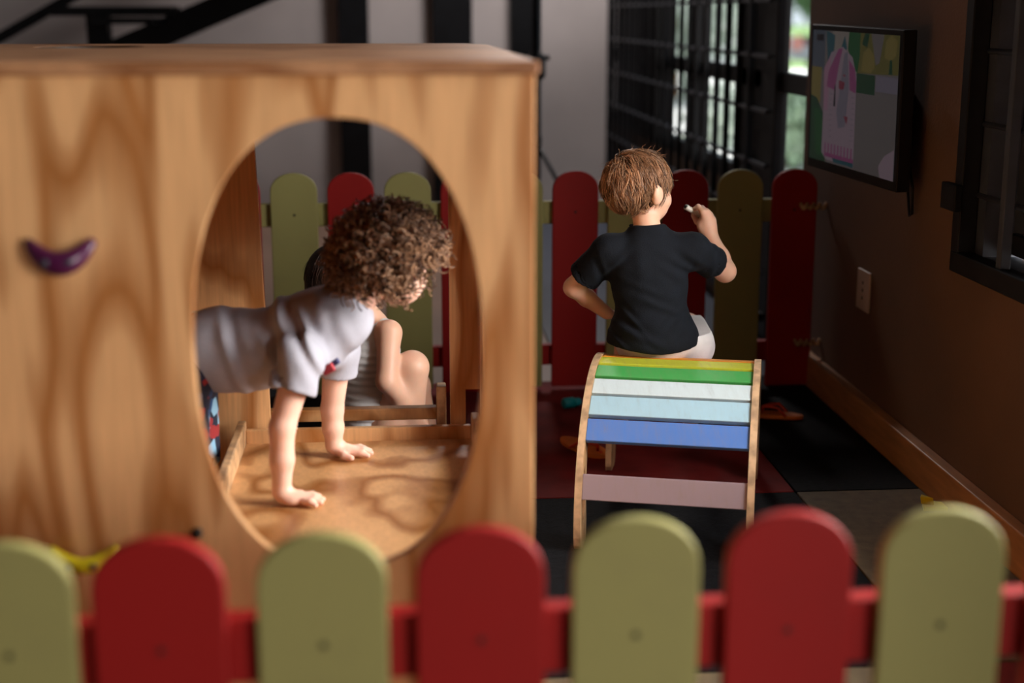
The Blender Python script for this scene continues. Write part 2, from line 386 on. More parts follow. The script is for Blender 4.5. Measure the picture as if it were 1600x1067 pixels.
# ------------------------------------------------------------------ rubber floor mats
cx = [-.996, .004, 1.004, 1.334]; ry = [1.42, 2.42, 3.42, 4.60]
cols = {(0, 0): 'red', (1, 0): 'olive', (2, 0): 'red', (0, 1): 'olive', (1, 1): 'black', (2, 1): 'olive', (0, 2): 'black', (1, 2): 'red', (2, 2): 'black'}
labs = {(0, 0): 'red rubber floor mat under the front left pickets and playhouse', (1, 0): 'olive beige rubber floor mat just behind the front fence, left of the seam',
        (2, 0): 'dark red rubber floor mat nearest the right wall by the front fence', (0, 1): 'olive rubber floor mat under the plywood platform',
        (1, 1): 'black rubber floor mat in front of and under the near foot of the slatted arch', (2, 1): 'olive beige rubber floor mat by the baseboard with the yellow toy on it',
        (0, 2): 'black rubber floor mat under the seated girl', (1, 2): 'red rubber floor mat under the sandal and teal bottle, before the far fence',
        (2, 2): 'black rubber floor mat in the far right corner by the baseboard'}
MAT_TOP = 0.0
for i in range(3):
    for j in range(3):
        g = .0022
        o = MB().box(cx[i]+g, cx[i+1]-g, ry[j]+g, ry[j+1]-g, -.012, MAT_TOP).build('floor_mat', M['mat_'+cols[i, j]], bevel=.0025)
        tag(o, labs[i, j], 'floor mat', 'rubber floor mats of the play corner')

# ------------------------------------------------------------------ picket fences
def picket(x, y, w, h, z0, mat, parent, lab, t=.019):
    pts = []; r = w/2; sag = .062
    pts.append((x-w/2, y, z0)); pts.append((x+w/2, y, z0))
    for k in range(15):
        a = pi*k/14; pts.append((x+r*cos(a), y, h-sag+sag*sin(a)**.9))
    o = MB().prism(pts, (0, t, 0)).build('picket', mat, parent, bevel=.0035)
    o['label'] = lab
    m = MB(); m.lathe((x, y+.0012, screw_z), (0, -1, 0), [(0, .0045), (.002, .0042), (.0024, .002)], 12); m.build('screw', M['dark'], o)
    return o
bf = empty('picket_fence', (.42, 4.48, 0), 0, 'far picket fence of alternating red and green pickets, behind the boy', 'fence')
screw_z = .585
for k in range(14):
    x = 1.268-.1778*k
    picket(x, 4.48, .147, .716, .012 if k % 3 else .0, M['red_paint'] if k % 2 == 0 else M['green_paint'], bf, 'red picket' if k % 2 == 0 else 'green picket')
MB().box(-1.16, 1.32, 4.499, 4.530, .545, .618).build('rail', M['green_paint'], bf, bevel=.003)['label'] = 'green upper rail'
MB().box(-1.16, 1.32, 4.499, 4.530, .080, .148).build('rail', M['red_paint'], bf, bevel=.003)['label'] = 'red lower rail'
for z in (.597, .147):
    m = MB(); P = []
    for q in range(40):
        a = q/39; P.append((1.285+.085*a, 4.470+.008*sin(a*26), z+.008*cos(a*26)))
    m.tube(P, .0055, 8); m.tube([(1.285, 4.475, z), (1.369, 4.475, z-.004)], .004, 8)
    r_ = m.build('wall_tie', M['rope'], bf); r_['label'] = 'twisted rope tie to the wall'
ff = empty('picket_fence', (.1, 1.5, 0), 0, 'near picket fence of alternating red and green pickets, blurred across the foreground', 'fence')
screw_z = .505
fh = [.635, .636, .637, .637, .639, .6455, .647, .646, .646, .646]
fronts = [-.617, -.442, -.276, -.095, .083, .261, .4385, .620, .80, .98]
for k, x in enumerate(fronts):
    red = k in (0, 2, 4, 6, 8)
    picket(x, 1.5, .147, fh[k], .0, M['red_paint'] if red else M['green_paint'], ff, 'red picket' if red else 'green picket')
MB().box(-.70, 1.33, 1.519, 1.550, .452, .532).build('rail', M['red_paint'], ff, bevel=.004)['label'] = 'red upper rail'
MB().box(-.70, 1.33, 1.519, 1.550, .080, .148).build('rail', M['red_paint'], ff, bevel=.004)['label'] = 'red lower rail'

# ------------------------------------------------------------------ television
A = at(1268, 38, Y=4.20); Bq = at(1412, 47, Y=3.60); Cc = at(1405, 305, Y=3.57); D = at(1270, 258, Y=4.18)
uu = (Bq-A); Lw = np.linalg.norm(uu); uu /= Lw
vv = ((D-A)+(Cc-Bq))/2; Hh = np.linalg.norm(vv); vv /= Hh; nn = np.cross(vv, uu); nn /= np.linalg.norm(nn)
if nn[0] > 0: nn = -nn
vv = np.cross(uu, nn); vv = vv if vv[2] < 0 else -vv
tv = empty('television', tuple((A+Cc)/2), 0, 'flat television mounted on the brown right wall, showing a pink cartoon picture', 'television')
cc = A+uu*Lw/2+vv*Hh/2
MB().obox(cc-nn*.020, uu*Lw/2, vv*Hh/2, nn*.019).build('case', M['black_plastic'], tv, bevel=.003)
MB().obox(cc-nn*.055+vv*.03, uu*Lw*.36, vv*Hh*.33, nn*.022).build('back_cover', M['black_plastic'], tv, bevel=.01)
m = MB(); wallp = cc.copy(); m.obox(cc-nn*.085, uu*.05, vv*.07, nn*.012)
m.obox((WX-.0145, cc[1], cc[2]), (.012, 0, 0), (0, .08, 0), (0, 0, .08)); m.bar(cc-nn*.08, (WX-.03, cc[1], cc[2]), .02, .02)
m.build('wall_bracket', M['black'], tv, bevel=.003)
m = MB(); e = cc+uu*Lw*.40+vv*Hh*.2-nn*.05
cb = [e, e+np.array([.02, -.02, -.12]), e+np.array([.03, .0, -.19]), e+np.array([.04, .03, -.20]), e+np.array([.05, .05, -.14]), np.array([WX-.008, e[1]+.08, e[2]-.10])]
m.tube([(min(q[0], WX-.008), q[1], q[2]) for q in cb], .004, 8); m.build('cable', M['black_plastic'], tv)
scr = MB(); mats = []
cmap = {'grey': ((.30, .25, .25), .085), 'pinkpale': ((.62, .40, .52), .12), 'magenta': ((.60, .06, .34), .15), 'pink2': ((.75, .30, .50), .12), 'green': ((.0, .20, .05), .16), 'dgreen': ((.0, .12, .05), .16),
        'olive': ((.28, .24, .02), .13), 'yellow': ((.45, .33, .03), .13), 'teal': ((.0, .18, .24), .14), 'slate': ((.12, .17, .25), .12), 'red': ((.5, .02, .10), .18), 'ink': ((.02, .02, .04), .1), 'lilac': ((.36, .30, .42), .11), 'beige': ((.52, .42, .36), .10)}
ci = {}
for k_, (c_, s_) in cmap.items(): ci[k_] = len(mats); mats.append(emis('screen_'+k_, tuple(.75*q+.25*sum(c_)/3 for q in c_), .085))
layer = [0]
def sp(col, pts):
    layer[0] += 1; off = nn*(.0002+.00003*layer[0])
    o0 = A+uu*Lw*.028+vv*Hh*.035; w_, h_ = Lw*.944, Hh*.90
    vs = [scr.bm.verts.new(o0+uu*w_*u+vv*h_*v+off) for u, v in pts]
    f = scr.bm.faces.new(vs); f.material_index = ci[col]
def R4(a, b, c, d): return [(a, b), (c, b), (c, d), (a, d)]
def ell(cx_, cy_, rx, ry_, n=20): return [(cx_+rx*cos(2*pi*i/n), cy_+ry_*sin(2*pi*i/n)) for i in range(n)]
sp('grey', R4(0, 0, 1, 1)); sp('beige', [(.25, .0), (.55, 0), (.56, .35), (.2, .4)])
sp('slate', R4(0, 0, .16, .30)); sp('ink', R4(.05, .03, .14, .08)); sp('teal', [(.17, 0), (.28, .03), (.27, .2), (.2, .22)])
sp('yellow', [(0, .28), (.13, .28), (.12, .55), (0, .6)]); sp('dgreen', [(0, .50), (.08, .52), (.2, .68), (.21, 1), (0, 1)]); sp('green', [(.04, .6), (.12, .6), (.19, .75), (.19, .97), (.08, .95)])
sp('olive', [(.58, 0), (1, 0), (1, .27), (.56, .29)]); sp('yellow', [(.60, .27), (.62, .14), (.68, .10), (.74, .15), (.75, .24), (.70, .28)]); sp('dgreen', [(.60, .08), (.63, .0), (.68, .0), (.66, .1)]); sp('grey', [(.70, 0), (.84, 0), (.80, .20), (.76, .22)]); sp('yellow', [(.85, .16), (.86, .04), (.92, 0), (.98, .04), (.97, .14), (.92, .18)]); sp('dgreen', [(.90, .27), (.91, .17), (.93, .17), (.94, .27)])
sp('green', [(.45, 0), (.58, 0), (.58, .16), (.56, .29), (.50, .25), (.44, .12)]); sp('dgreen', R4(.55, .29, .76, .43)); sp('lilac', R4(.77, .29, 1, .40))
sp('teal', [(.36, .12), (.40, .03), (.43, .12), (.40, .16)])
sp('pinkpale', [(.16, .93), (.17, .30), (.24, .16), (.38, .11), (.50, .18), (.555, .32), (.555, .98), (.22, .98)])
sp('pink2', [(.17, .60), (.16, .28), (.24, .18), (.22, .60)])
sp('magenta', [(.20, .42), (.22, .30), (.33, .13), (.38, .12), (.34, .25), (.30, .44)]); sp('magenta', [(.46, .20), (.53, .26), (.555, .36), (.55, .44), (.48, .42)])
sp('lilac', [(.36, .44), (.40, .16), (.44, .14), (.47, .42), (.44, .70), (.36, .72), (.33, .6)]); sp('red', [(.35, .36), (.42, .37), (.41, .42), (.38, .43), (.35, .42)]); sp('red', [(.42, .62), (.47, .62), (.46, .68)])
sp('ink', [(.30, .40), (.31, .40), (.315, .56), (.29, .56)]); sp('red', ell(.41, .32, .018, .008, 8))
for k in range(9): sp('magenta', R4(.20+.04*k, .85, .215+.04*k, .93))
sp('magenta', R4(.20, .925, .555, .955)); sp('teal', [(.30, .955), (.555, .955), (.555, .985), (.32, .985)])
for k in range(9): sp('lilac', R4(.505+.01*(k % 2), .47+.04*k, .53+.01*(k % 2), .475+.04*k)); sp('lilac', R4(.245, .47+.04*k, .27, .475+.04*k))
sp('pinkpale', [(.86, 1), (.84, .92), (.90, .84), (1, .78), (1, 1)])
scr.build('screen', mats, tv)

# outlet plate
pr = empty('wall_outlet', (WX, 4.048, .34), 0, 'white three-hole outlet plate on the brown right wall below the television', 'outlet')
MB().box(WX-.008, WX, 3.992, 4.104, .342, .462).build('plate', M['outlet'], pr, bevel=.003)
for z in (.425, .402, .379):
    MB().lathe((WX-.0075, 4.048, z), (-1, 0, 0), [(0, .0055), (.0012, .0055)], 12).build('socket_hole', M['black_plastic'], pr)

# ------------------------------------------------------------------ things behind the fence
tp = empty('light_stand', (.62, 6.5, -.002), 0, 'black tripod stand with clamps in front of the grey back wall', 'tripod')
MB().tube([(.624, 6.5, .06), (.624, 6.5, 1.45)], .021, 10).build('pole', M['black_plastic'], tp)
m = MB(); m.lathe((.624, 6.5, .91), (0, 0, 1), [(0, .03), (.02, .042), (.10, .042), (.12, .03)], 16); m.tube([(.61, 6.5, 1.0), (.68, 6.48, 1.01)], .012, 8); m.build('clamp', M['black_plastic'], tp)
m = MB(); m.lathe((.624, 6.5, .60), (0, 0, 1), [(0, .022), (.05, .026), (.07, .02)], 16); m.build('collar', M['black_plastic'], tp)
for a in (-20, 100, 220):
    e_ = (.624+.36*cos(radians(a)), 6.5+.36*sin(radians(a)), .008)
    MB().tube([(.624, 6.5, .63), e_], .010, 8).build('leg', M['black_plastic'], tp)
st = empty('staircase', (-2.4, 8.2, -.012), 0, 'black steel staircase rising to the right before the back wall', 'staircase')
def sline(y0, y1): return
a0, a1 = at(200, 75, Y=8.2), at(392, -8, Y=8.2); d_ = (a1-a0)/np.linalg.norm(a1-a0)
b0 = a0-d_*((a0[2]+.0)/d_[2]); 
MB().bar(b0, a1+d_*3.5, .05, .15).build('stringer', M['black'], st)
a2, a3 = at(-5, 62, Y=8.6), at(118, -8, Y=8.6); d2 = (a3-a2)/np.linalg.norm(a3-a2)
MB().bar(a2-d2*(a2[2]/d2[2]), a3+d2*3.0, .04, .06).build('handrail', M['black'], st)
for k in range(9):
    q = b0+d_*(.42*k+.30)
    MB().box(q[0]-.28, q[0]+.05, 7.75, 8.6, q[2]+.06, q[2]+.095).build('tread', M['black'], st)
t0 = at(83, 10, Y=8.0); t1 = at(272, 25, Y=8.0)
MB().box(t0[0], t1[0], 7.95, 8.25, t1[2], t0[2]).build('landing_tread', M['black'], st)
p0 = at(137, 30, Y=8.05); p1 = at(170, 30, Y=8.05)
MB().box(p0[0], p1[0], 8.0, 8.12, -.012, t1[2]+.01).build('post', M['black'], st)

# small things on the mats
def flip_flop(loc, M3, label, m_sole, strap_mat, straps=True):
    """M3: columns = heel-to-toe axis, side axis, up axis"""
    root = empty('flip_flop', loc, 0, label, 'sandal', None)
    ax, ay, az = [np.array(c, float) for c in M3]; c = np.array(loc)
    Ls, n = .155, 40; pts = []
    for i in range(n):
        t = 2*pi*i/n; x = cos(t); w_ = .030+.006*x if x > 0 else .030+.003*x
        pts.append(c+ax*(Ls/2*x)+ay*(w_*sin(t)*(1-.10*math.exp(-((x+.1)/.3)**2))))
    s = MB().prism(pts, az*.013).build('sole', m_sole, root, bevel=.003)
    for x, y in ((.055, 0), (-.02, .021), (-.02, -.021)):
        MB().lathe(c+ax*x+ay*y+az*.012, az, [(0, .005), (.0022, .005)], 12).build('strap_plug', strap_mat, s)
    if straps:
        m = MB(); P0 = c+ax*.045+az*.014
        for sg in (-1, 1):
            P = [P0, P0+az*.016, c+ax*.025+ay*.012*sg+az*.036, c-ax*.003+ay*.026*sg+az*.036, c-ax*.028+ay*.029*sg+az*.012]
            Q = []
            for i in range(len(P)-1):
                for k in range(4): Q.append(P[i]+(P[i+1]-P[i])*k/4)
            m.tube(Q+[P[-1]], .0042, 8)
        m.build('strap', strap_mat, root)
    return root
def nrm(v): v = np.array(v, float); return v/np.linalg.norm(v)
ax = nrm((.80, -.62, -.18)); az = nrm((.05, -.35, 1.0)); ay = nrm(np.cross(az, ax)); az = np.cross(ax, ay)
c1 = at(912, 702, Y=3.79)
o = flip_flop(tuple(c1), (ax, ay, az), 'orange flip-flop lying tilted on the red mat left of the slatted arch', M['orange'], M['red_strap'])
ax = nrm((-.93, .32, 0)); ay = nrm((-.32, -.93, 0)); az = np.array([0, 0, 1.0])
flip_flop((1.135, 4.10, .001), (ax, ay, az), 'orange flip-flop with red straps flat on the black mat right of the arch', M['orange'], M['red_strap'])
bt = empty('bottle', (.52, 4.30, 0), 0, 'small teal bottle lying on the red mat before the far red picket', 'bottle')
p_ = at(880, 619, Y=4.25); q_ = p_+np.array([.034, .012, 0]); dd = nrm(q_-p_); rr = p_[2]; p_[2] = .0175
MB().lathe(p_, dd, [(0, .013), (.003, .0172), (.036, .0172), (.041, .011)], 20).build('body', M['teal'], bt)
MB().lathe(p_+dd*.041, dd, [(0, .012), (.002, .0135), (.016, .0135), (.018, .011)], 16).build('cap', M['teal'], bt)
yb = at(1457, 795, Z=.0)
m = MB(); m.prism([yb+np.array(v) for v in ((-.03, -.02, .001), (.03, -.03, .001), (.035, .01, .001), (.0, .03, .001), (-.02, .02, .001))], (0, 0, .012)); m.prism([yb+np.array(v) for v in ((-.03, .0, .013), (.0, -.012, .013), (-.02, .02, .013))], (-.004, 0, .02))
tag(m.build('toy_piece', M['yellow'], bevel=.002), 'small yellow toy piece on the olive mat beside the baseboard', 'toy')
# ------------------------------------------------------------------ plywood playhouse
def loop_rect(cx_, cz_, x0, x1, z0, z1, n):
    """points of a rectangle met by n rays from (cx, cz), corners kept"""
    out = []
    for i in range(n):
        a = 2*pi*i/n; c_, s_ = cos(a), sin(a); t = 1e9
        if c_ > 1e-9: t = min(t, (x1-cx_)/c_)
        if c_ < -1e-9: t = min(t, (x0-cx_)/c_)
        if s_ > 1e-9: t = min(t, (z1-cz_)/s_)
        if s_ < -1e-9: t = min(t, (z0-cz_)/s_)
        out.append([cx_+c_*t, cz_+s_*t])
    for X_ in (x0, x1):
        for Z_ in (z0, z1):
            i = min(range(n), key=lambda k: (out[k][0]-X_)**2+(out[k][1]-Z_)**2); out[i] = [X_, Z_]
    return out
PH = empty('playhouse', (-.35, 2.5, 0), 0, 'large plywood playhouse with a big oval opening and curved climbing holds', 'playhouse')
n = 128; hc = (-.091, .727); hr = (.206, .333)
outer = loop_rect(hc[0], hc[1], -1.0, .190, .0, 1.119, n)
inner = []
for i in range(n):
    a = 2*pi*i/n; e_ = 2.3
    c_, s_ = cos(a), sin(a)
    # superellipse point on the ray
    t = 1/((abs(c_)/hr[0])**e_+(abs(s_)/hr[1])**e_)**(1/e_)
    inner.append((hc[0]+c_*t, hc[1]+s_*t))
MB().ring([(x, 2.0, z) for x, z in outer], [(x, 2.0, z) for x, z in inner], (0, .020, 0)).build('front_panel', M['ply'], PH, bevel=.002)
# top with a round hole
tc_ = at(140, 73, Z=1.137)
n = 64; o_ = loop_rect(tc_[0], tc_[1], -1.0, .195, 1.992, 3.22, n)
o_ = [[min(x, .195-(.04-sqrt(max(0, .04**2-max(0, y-3.18)**2)) if y > 3.18 else 0)), y] for x, y in o_]
i_ = [(tc_[0]+.105*cos(2*pi*k/n), tc_[1]+.12*sin(2*pi*k/n)) for k in range(n)]
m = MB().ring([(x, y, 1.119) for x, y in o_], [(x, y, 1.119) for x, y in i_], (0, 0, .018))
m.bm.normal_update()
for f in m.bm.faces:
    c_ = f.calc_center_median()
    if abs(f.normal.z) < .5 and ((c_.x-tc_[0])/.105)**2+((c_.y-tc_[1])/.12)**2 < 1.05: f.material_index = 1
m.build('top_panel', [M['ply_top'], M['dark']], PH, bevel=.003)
o_ = loop_rect(2.56, .54, 2.02, 3.10, 0, 1.119, 96); i_ = [(2.56+.44*cos(2*pi*k/96), .54+.31*sin(2*pi*k/96)) for k in range(96)]
MB().ring([(.172, y, z) for y, z in o_], [(.172, y, z) for y, z in i_], (.018, 0, 0)).build('side_panel', M['ply'], PH)['label'] = 'side panel with an oval opening'
MB().box(-1.0, -.982, 2.02, 3.10, 0, 1.119).build('side_panel', M['ply'], PH, bevel=.001)
pts = [(-1.0, 3.10, 0), (-.296, 3.10, 0), (-.300, 3.10, .5), (-.311, 3.10, 1.0), (.105, 3.10, 1.0), (.105, 3.10, 0), (.140, 3.10, 0), (.140, 3.10, .375), (.190, 3.10, .375), (.190, 3.10, 1.119), (-1.0, 3.10, 1.119)]
MB().prism(pts, (0, .018, 0)).build('back_panel', M['ply'], PH, bevel=.001)
def hold(cx_, cz_, w_, sag, r, mat, lab):
    P = []; R_ = []
    for k in range(21):
        a = -1+2*k/20; P.append((cx_+a*w_/2, 1.985-.016*(1-a*a), cz_+sag*a*a)); R_.append(r*(1-.75*abs(a)**2.2)+.002)
    h = MB().tube(P, R_, 14).build('climbing_hold', mat, PH); h['label'] = lab
    for a in (-.35, .35):
        MB().lathe((cx_+a*w_/2, 1.985-.016-r*.9, cz_+sag*a*a), (0, -1, 0), [(0, .005), (.002, .005), (.0025, .003)], 12).build('screw', M['grey_steel'], h)
hold(-.468, .866, .090, .030, .0155, M['purple'], 'curved purple hold')
hold(-.466, .424, .094, .024, .010, M['yellow'], 'curved yellow hold')
m = MB(); m.lathe((-.305, 2.001, .459), (0, -1, 0), [(0, .008), (.006, .008), (.010, .005)], 12); m.build('bolt', M['dark'], PH)

# platform inside the playhouse
PF = empty('play_platform', (-.09, 2.6, 0), 0, 'plywood platform with low side rails, seen through the oval opening', 'platform')
MB().box(-.350, .150, 2.10, 3.065, .252, .270).build('board', M['ply_in'], PF, bevel=.001)
MB().box(-.368, -.350, 2.06, 3.085, .225, .318).build('side_rail', M['ply_edge'], PF, bevel=.003)
MB().box(.150, .168, 2.06, 3.085, .225, .326).build('side_rail', M['ply_edge'], PF, bevel=.003)
MB().box(-.350, .150, 3.065, 3.083, .215, .300).build('back_board', M['ply'], PF, bevel=.002)
for x in (-.345, .127):
    for y in (2.12, 3.03): MB().box(x, x+.022, y, y+.022, 0, .252).build('leg', M['ply_edge'], PF)
MB().box(-.352, .080, 3.135, 3.165, .296, .324).build('crossbar', M['ply_in'], PF, bevel=.003)
for x in (-.362, .075): MB().box(x, x+.022, 3.13, 3.17, .0, .345 if x < 0 else .375).build('post', M['ply_edge'], PF, bevel=.003)
m = MB(); m.box(-.350, .075, 3.083, 3.135, .232, .246); m.build('brace', M['ply_in'], PF)

# ------------------------------------------------------------------ slatted climbing arch
AC = np.array([.4815, 3.352, 0.0]); aa = radians(15.2); AU = np.array([cos(aa), -sin(aa), 0]); AV = np.array([-sin(aa), -cos(aa), 0])
ZC, RN, RF, AW = .057, .326, .37, .371
AR = empty('climbing_arch', tuple(AC+AU*AW/2), 0, 'curved wooden climbing arch with rainbow-painted slats that the boy sits on', 'climbing arch')
def arc(t, dr=0):
    """t: angle from the crest, + towards the camera"""
    rx = RN if t >= 0 else RF
    return (rx+dr)*sin(t), ZC+(RN+dr)*cos(t)
def side(off, th=.016):
    base = AC+AU*off; T = []
    for k in range(61): T.append(-90+180*k/60)
    rows = []   # (outer s,z), (inner s,z), slot half-width fraction
    def wd(t): return .048+.052*max(0, (abs(t)-45)/45)
    for t in T:
        so_, zo = arc(radians(t)); si, zi = arc(radians(t), -wd(t)); x = (t-76)/13
        rows.append(((so_, zo), (si, zi), .30*sqrt(1-x*x) if abs(x) < 1 else 0))
    for z_, q in ((.035, .0), (.015, .004), (.004, .014), (.0, .024)):
        rows.append(((RN-q, z_), (RN-.100+q*.6, z_), 0)); rows.insert(0, ((-RF+q, z_), (-RF+.100-q*.6, z_), 0))
    bm = bmesh.new(); V = []
    P = lambda s, z: bm.verts.new(base+AV*s+np.array([0, 0, z]))
    for (a0, a1), (b0, b1), h in rows:
        f = lambda q: P(a0+(b0-a0)*q, a1+(b1-a1)*q)
        V.append((f(0), f(.5-h), f(.5+h) if h else None, f(1)))
    faces = []
    for A_, B_ in zip(V, V[1:]):
        faces.append(bm.faces.new((A_[0], B_[0], B_[1], A_[1])))
        faces.append(bm.faces.new((A_[2] or A_[1], B_[2] or B_[1], B_[3], A_[3])))
    g_ = bmesh.ops.extrude_face_region(bm, geom=faces)
    for v in g_['geom']:
        if isinstance(v, bmesh.types.BMVert): v.co += Vector(AU*th)
    bmesh.ops.recalc_face_normals(bm, faces=bm.faces)
    for f in bm.faces: f.material_index = 1 if abs(f.normal.dot(Vector(AU))) > .9 else 0
    me = bpy.data.meshes.new('side_panel'); bm.to_mesh(me); bm.free()
    return link('side_panel', me, [M['arch_ply'], M['arch_face']], AR)
side(-.016); side(AW)
# low cross brace plate with an oval slot near the near-left foot
slots = [('yellow', (.55, .60, .04), -4, 6.0), ('green', (.06, .38, .09), 8.5, 18.5), ('pale aqua', (.60, .73, .78), 20.5, 30.0), ('light blue', (.38, .60, .73), 31.5, 41.5),
         ('blue', (.09, .21, .58), 43.5, 53.5), ('mauve', (.34, .26, .30), 67.5, 78.0), ('orange', (.75, .28, .02), -13.5, -6), ('red', (.5, .05, .03), -25, -17), ('pink', (.6, .2, .25), -37, -29), ('violet', (.2, .08, .3), -52, -44)]
for nm, c_, t0_, t1_ in slots:
    wood = (.42, .32, .24)
    if nm in ('pale aqua', 'light blue'): wood = (.40, .45, .47)
    mt = worn('slat_'+nm.replace(' ', '_'), c_, tuple(.6*a+.4*b*.7 for a, b in zip(c_, wood)), amt=.56, sc=(24, 5, 5))
    s0, z0 = arc(radians(t0_), -.004); s1, z1 = arc(radians(t1_), -.004)
    d = np.array([s1-s0, z1-z0]); d /= np.linalg.norm(d); nrm2 = np.array([-d[1], d[0]])
    if nrm2 @ np.array([s0+s1, z0+z1-2*ZC]) < 0: nrm2 = -nrm2
    P = []
    for s, z in ((s0, z0), (s1, z1), (s1-nrm2[0]*.015, z1-nrm2[1]*.015), (s0-nrm2[0]*.015, z0-nrm2[1]*.015)):
        P.append(AC+AV*s+np.array([0, 0, z]))
    o = MB().prism(P, AU*AW).build('slat', mt, AR, bevel=.0018); o['label'] = nm+' slat'
# ------------------------------------------------------------------ implicit surfaces for the children
def _blk(org, h, shape, lo, hi):
    i0 = np.maximum(np.floor((lo-org)/h).astype(int), 0); i1 = np.minimum(np.ceil((hi-org)/h).astype(int)+1, shape)
    if np.any(i1 <= i0): return None
    g = [org[a]+h*np.arange(i0[a], i1[a], dtype=np.float32) for a in range(3)]
    return tuple(slice(i0[a], i1[a]) for a in range(3)), g
def sdf_prim(p, G):
    X, Y, Z = G[0][:, None, None], G[1][None, :, None], G[2][None, None, :]
    if p[0] == 'c':
        a, b, r1, r2 = np.array(p[1]), np.array(p[2]), p[3], p[4]; d = b-a; L2 = max(d@d, 1e-12)
        t = np.clip(((X-a[0])*d[0]+(Y-a[1])*d[1]+(Z-a[2])*d[2])/L2, 0, 1)
        D = np.sqrt((X-a[0]-t*d[0])**2+(Y-a[1]-t*d[1])**2+(Z-a[2]-t*d[2])**2)-(r1+(r2-r1)*t)
        if len(p) > 5 and p[5]:
            n_ = d/sqrt(L2); D = np.maximum(D, (X-b[0])*n_[0]+(Y-b[1])*n_[1]+(Z-b[2])*n_[2])
        return D
    c, r, R = np.array(p[1]), np.array(p[2]), np.array(p[3])   # R rows = axes
    q = [((X-c[0])*R[i][0]+(Y-c[1])*R[i][1]+(Z-c[2])*R[i][2])/r[i] for i in range(3)]
    k0 = np.sqrt(q[0]**2+q[1]**2+q[2]**2); k1 = np.sqrt((q[0]/r[0])**2+(q[1]/r[1])**2+(q[2]/r[2])**2)+1e-9
    return k0*(k0-1)/k1
def prim_box(p):
    if p[0] == 'c':
        a, b = np.array(p[1]), np.array(p[2]); r = max(p[3], p[4]); return np.minimum(a, b)-r, np.maximum(a, b)+r
    return np.array(p[1])-max(p[2]), np.array(p[1])+max(p[2])
def cap(a, b, r1, r2=None, flat=False): return ('c', tuple(a), tuple(b), r1, r1 if r2 is None else r2, flat)
I3 = np.eye(3)
def eli(c, r, R=None): return ('e', tuple(c), tuple(r), I3 if R is None else R)
def implicit(name, prims, h, k=.012, cut=None, sub=(), disp=None, mats=None, parent=None, pad=None):
    """prims: a primitive or (primitive, own blend)"""
    pad = pad or (k+3*h)
    items = [(p if isinstance(p[0], tuple) else (p, k)) for p in prims]
    lo = np.min([prim_box(p)[0] for p, _ in items], 0)-pad; hi = np.max([prim_box(p)[1] for p, _ in items], 0)+pad
    shape = np.ceil((hi-lo)/h).astype(int)+1
    Fd = np.full(tuple(shape), 1.0, np.float32)
    for p, kk in items:
        a, b = prim_box(p); bl = _blk(lo, h, shape, a-kk-3*h, b+kk+3*h)
        if bl is None: continue
        sl, G = bl; d = sdf_prim(p, G).astype(np.float32); f = Fd[sl]
        hh = np.maximum(kk-np.abs(f-d), 0)/kk; Fd[sl] = np.minimum(f, d)-hh*hh*kk*.25
    GX = [lo[a]+h*np.arange(shape[a], dtype=np.float32) for a in range(3)]
    X, Y, Z = GX[0][:, None, None], GX[1][None, :, None], GX[2][None, None, :]
    if disp is not None: Fd = Fd+disp(X, Y, Z).astype(np.float32)
    if cut is not None: Fd = np.maximum(Fd, cut(X, Y, Z))
    for p in sub:
        a, b = prim_box(p); bl = _blk(lo, h, shape, a-2*h, b+2*h)
        if bl is None: continue
        sl, G = bl; Fd[sl] = np.maximum(Fd[sl], -sdf_prim(p, G))
    V, Q = surface_net(Fd, lo, h)
    me = bpy.data.meshes.new(name); me.from_pydata(V.tolist(), [], Q.tolist()); me.update()
    return link(name, me, mats, parent, smooth=True)
def surface_net(Fd, lo, h):
    ins = Fd < 0; n = Fd.shape
    c = [(dx, dy, dz) for dx in (0, 1) for dy in (0, 1) for dz in (0, 1)]
    def S(A, d): return A[d[0]:n[0]-1+d[0], d[1]:n[1]-1+d[1], d[2]:n[2]-1+d[2]]
    cnt = np.zeros((n[0]-1, n[1]-1, n[2]-1), np.int8)
    for d in c: cnt += S(ins, d)
    act = (cnt > 0) & (cnt < 8); idx = np.argwhere(act); vid = np.full(act.shape, -1, np.int32); vid[act] = np.arange(len(idx))
    i, j, k = idx.T; pos = np.zeros((len(idx), 3)); num = np.zeros(len(idx))
    for a in range(8):
        for b in range(a+1, 8):
            da, db = np.array(c[a]), np.array(c[b])
            if np.abs(da-db).sum() != 1: continue
            fa = Fd[i+da[0], j+da[1], k+da[2]]; fb = Fd[i+db[0], j+db[1], k+db[2]]
            m = (fa < 0) != (fb < 0); t = np.where(m, fa/(fa-fb+1e-20), 0)
            pos[m] += (da[None, :]+(db-da)[None, :]*t[:, None])[m]; num[m] += 1
    V = lo+h*(idx+pos/num[:, None])
    Q = []
    for ax in range(3):
        o1, o2 = [(1, 2), (2, 0), (0, 1)][ax]
        sl0 = [slice(1, -1)]*3; sl0[ax] = slice(0, n[ax]-1); sl1 = list(sl0); sl1[ax] = slice(1, n[ax])
        A, B = ins[tuple(sl0)], ins[tuple(sl1)]
        e = np.argwhere(A != B); off = np.array([1, 1, 1]); off[ax] = 0; e = e+off
        if len(e) == 0: continue
        fl = ins[e[:, 0], e[:, 1], e[:, 2]]
        u1 = np.zeros(3, int); u1[o1] = 1; u2 = np.zeros(3, int); u2[o2] = 1
        q = [vid[tuple((e-x).T)] for x in (u1*0, u1, u1+u2, u2)]
        q = np.stack(q, 1); q[~fl] = q[~fl][:, ::-1]; Q.append(q)
    return V, np.concatenate(Q)
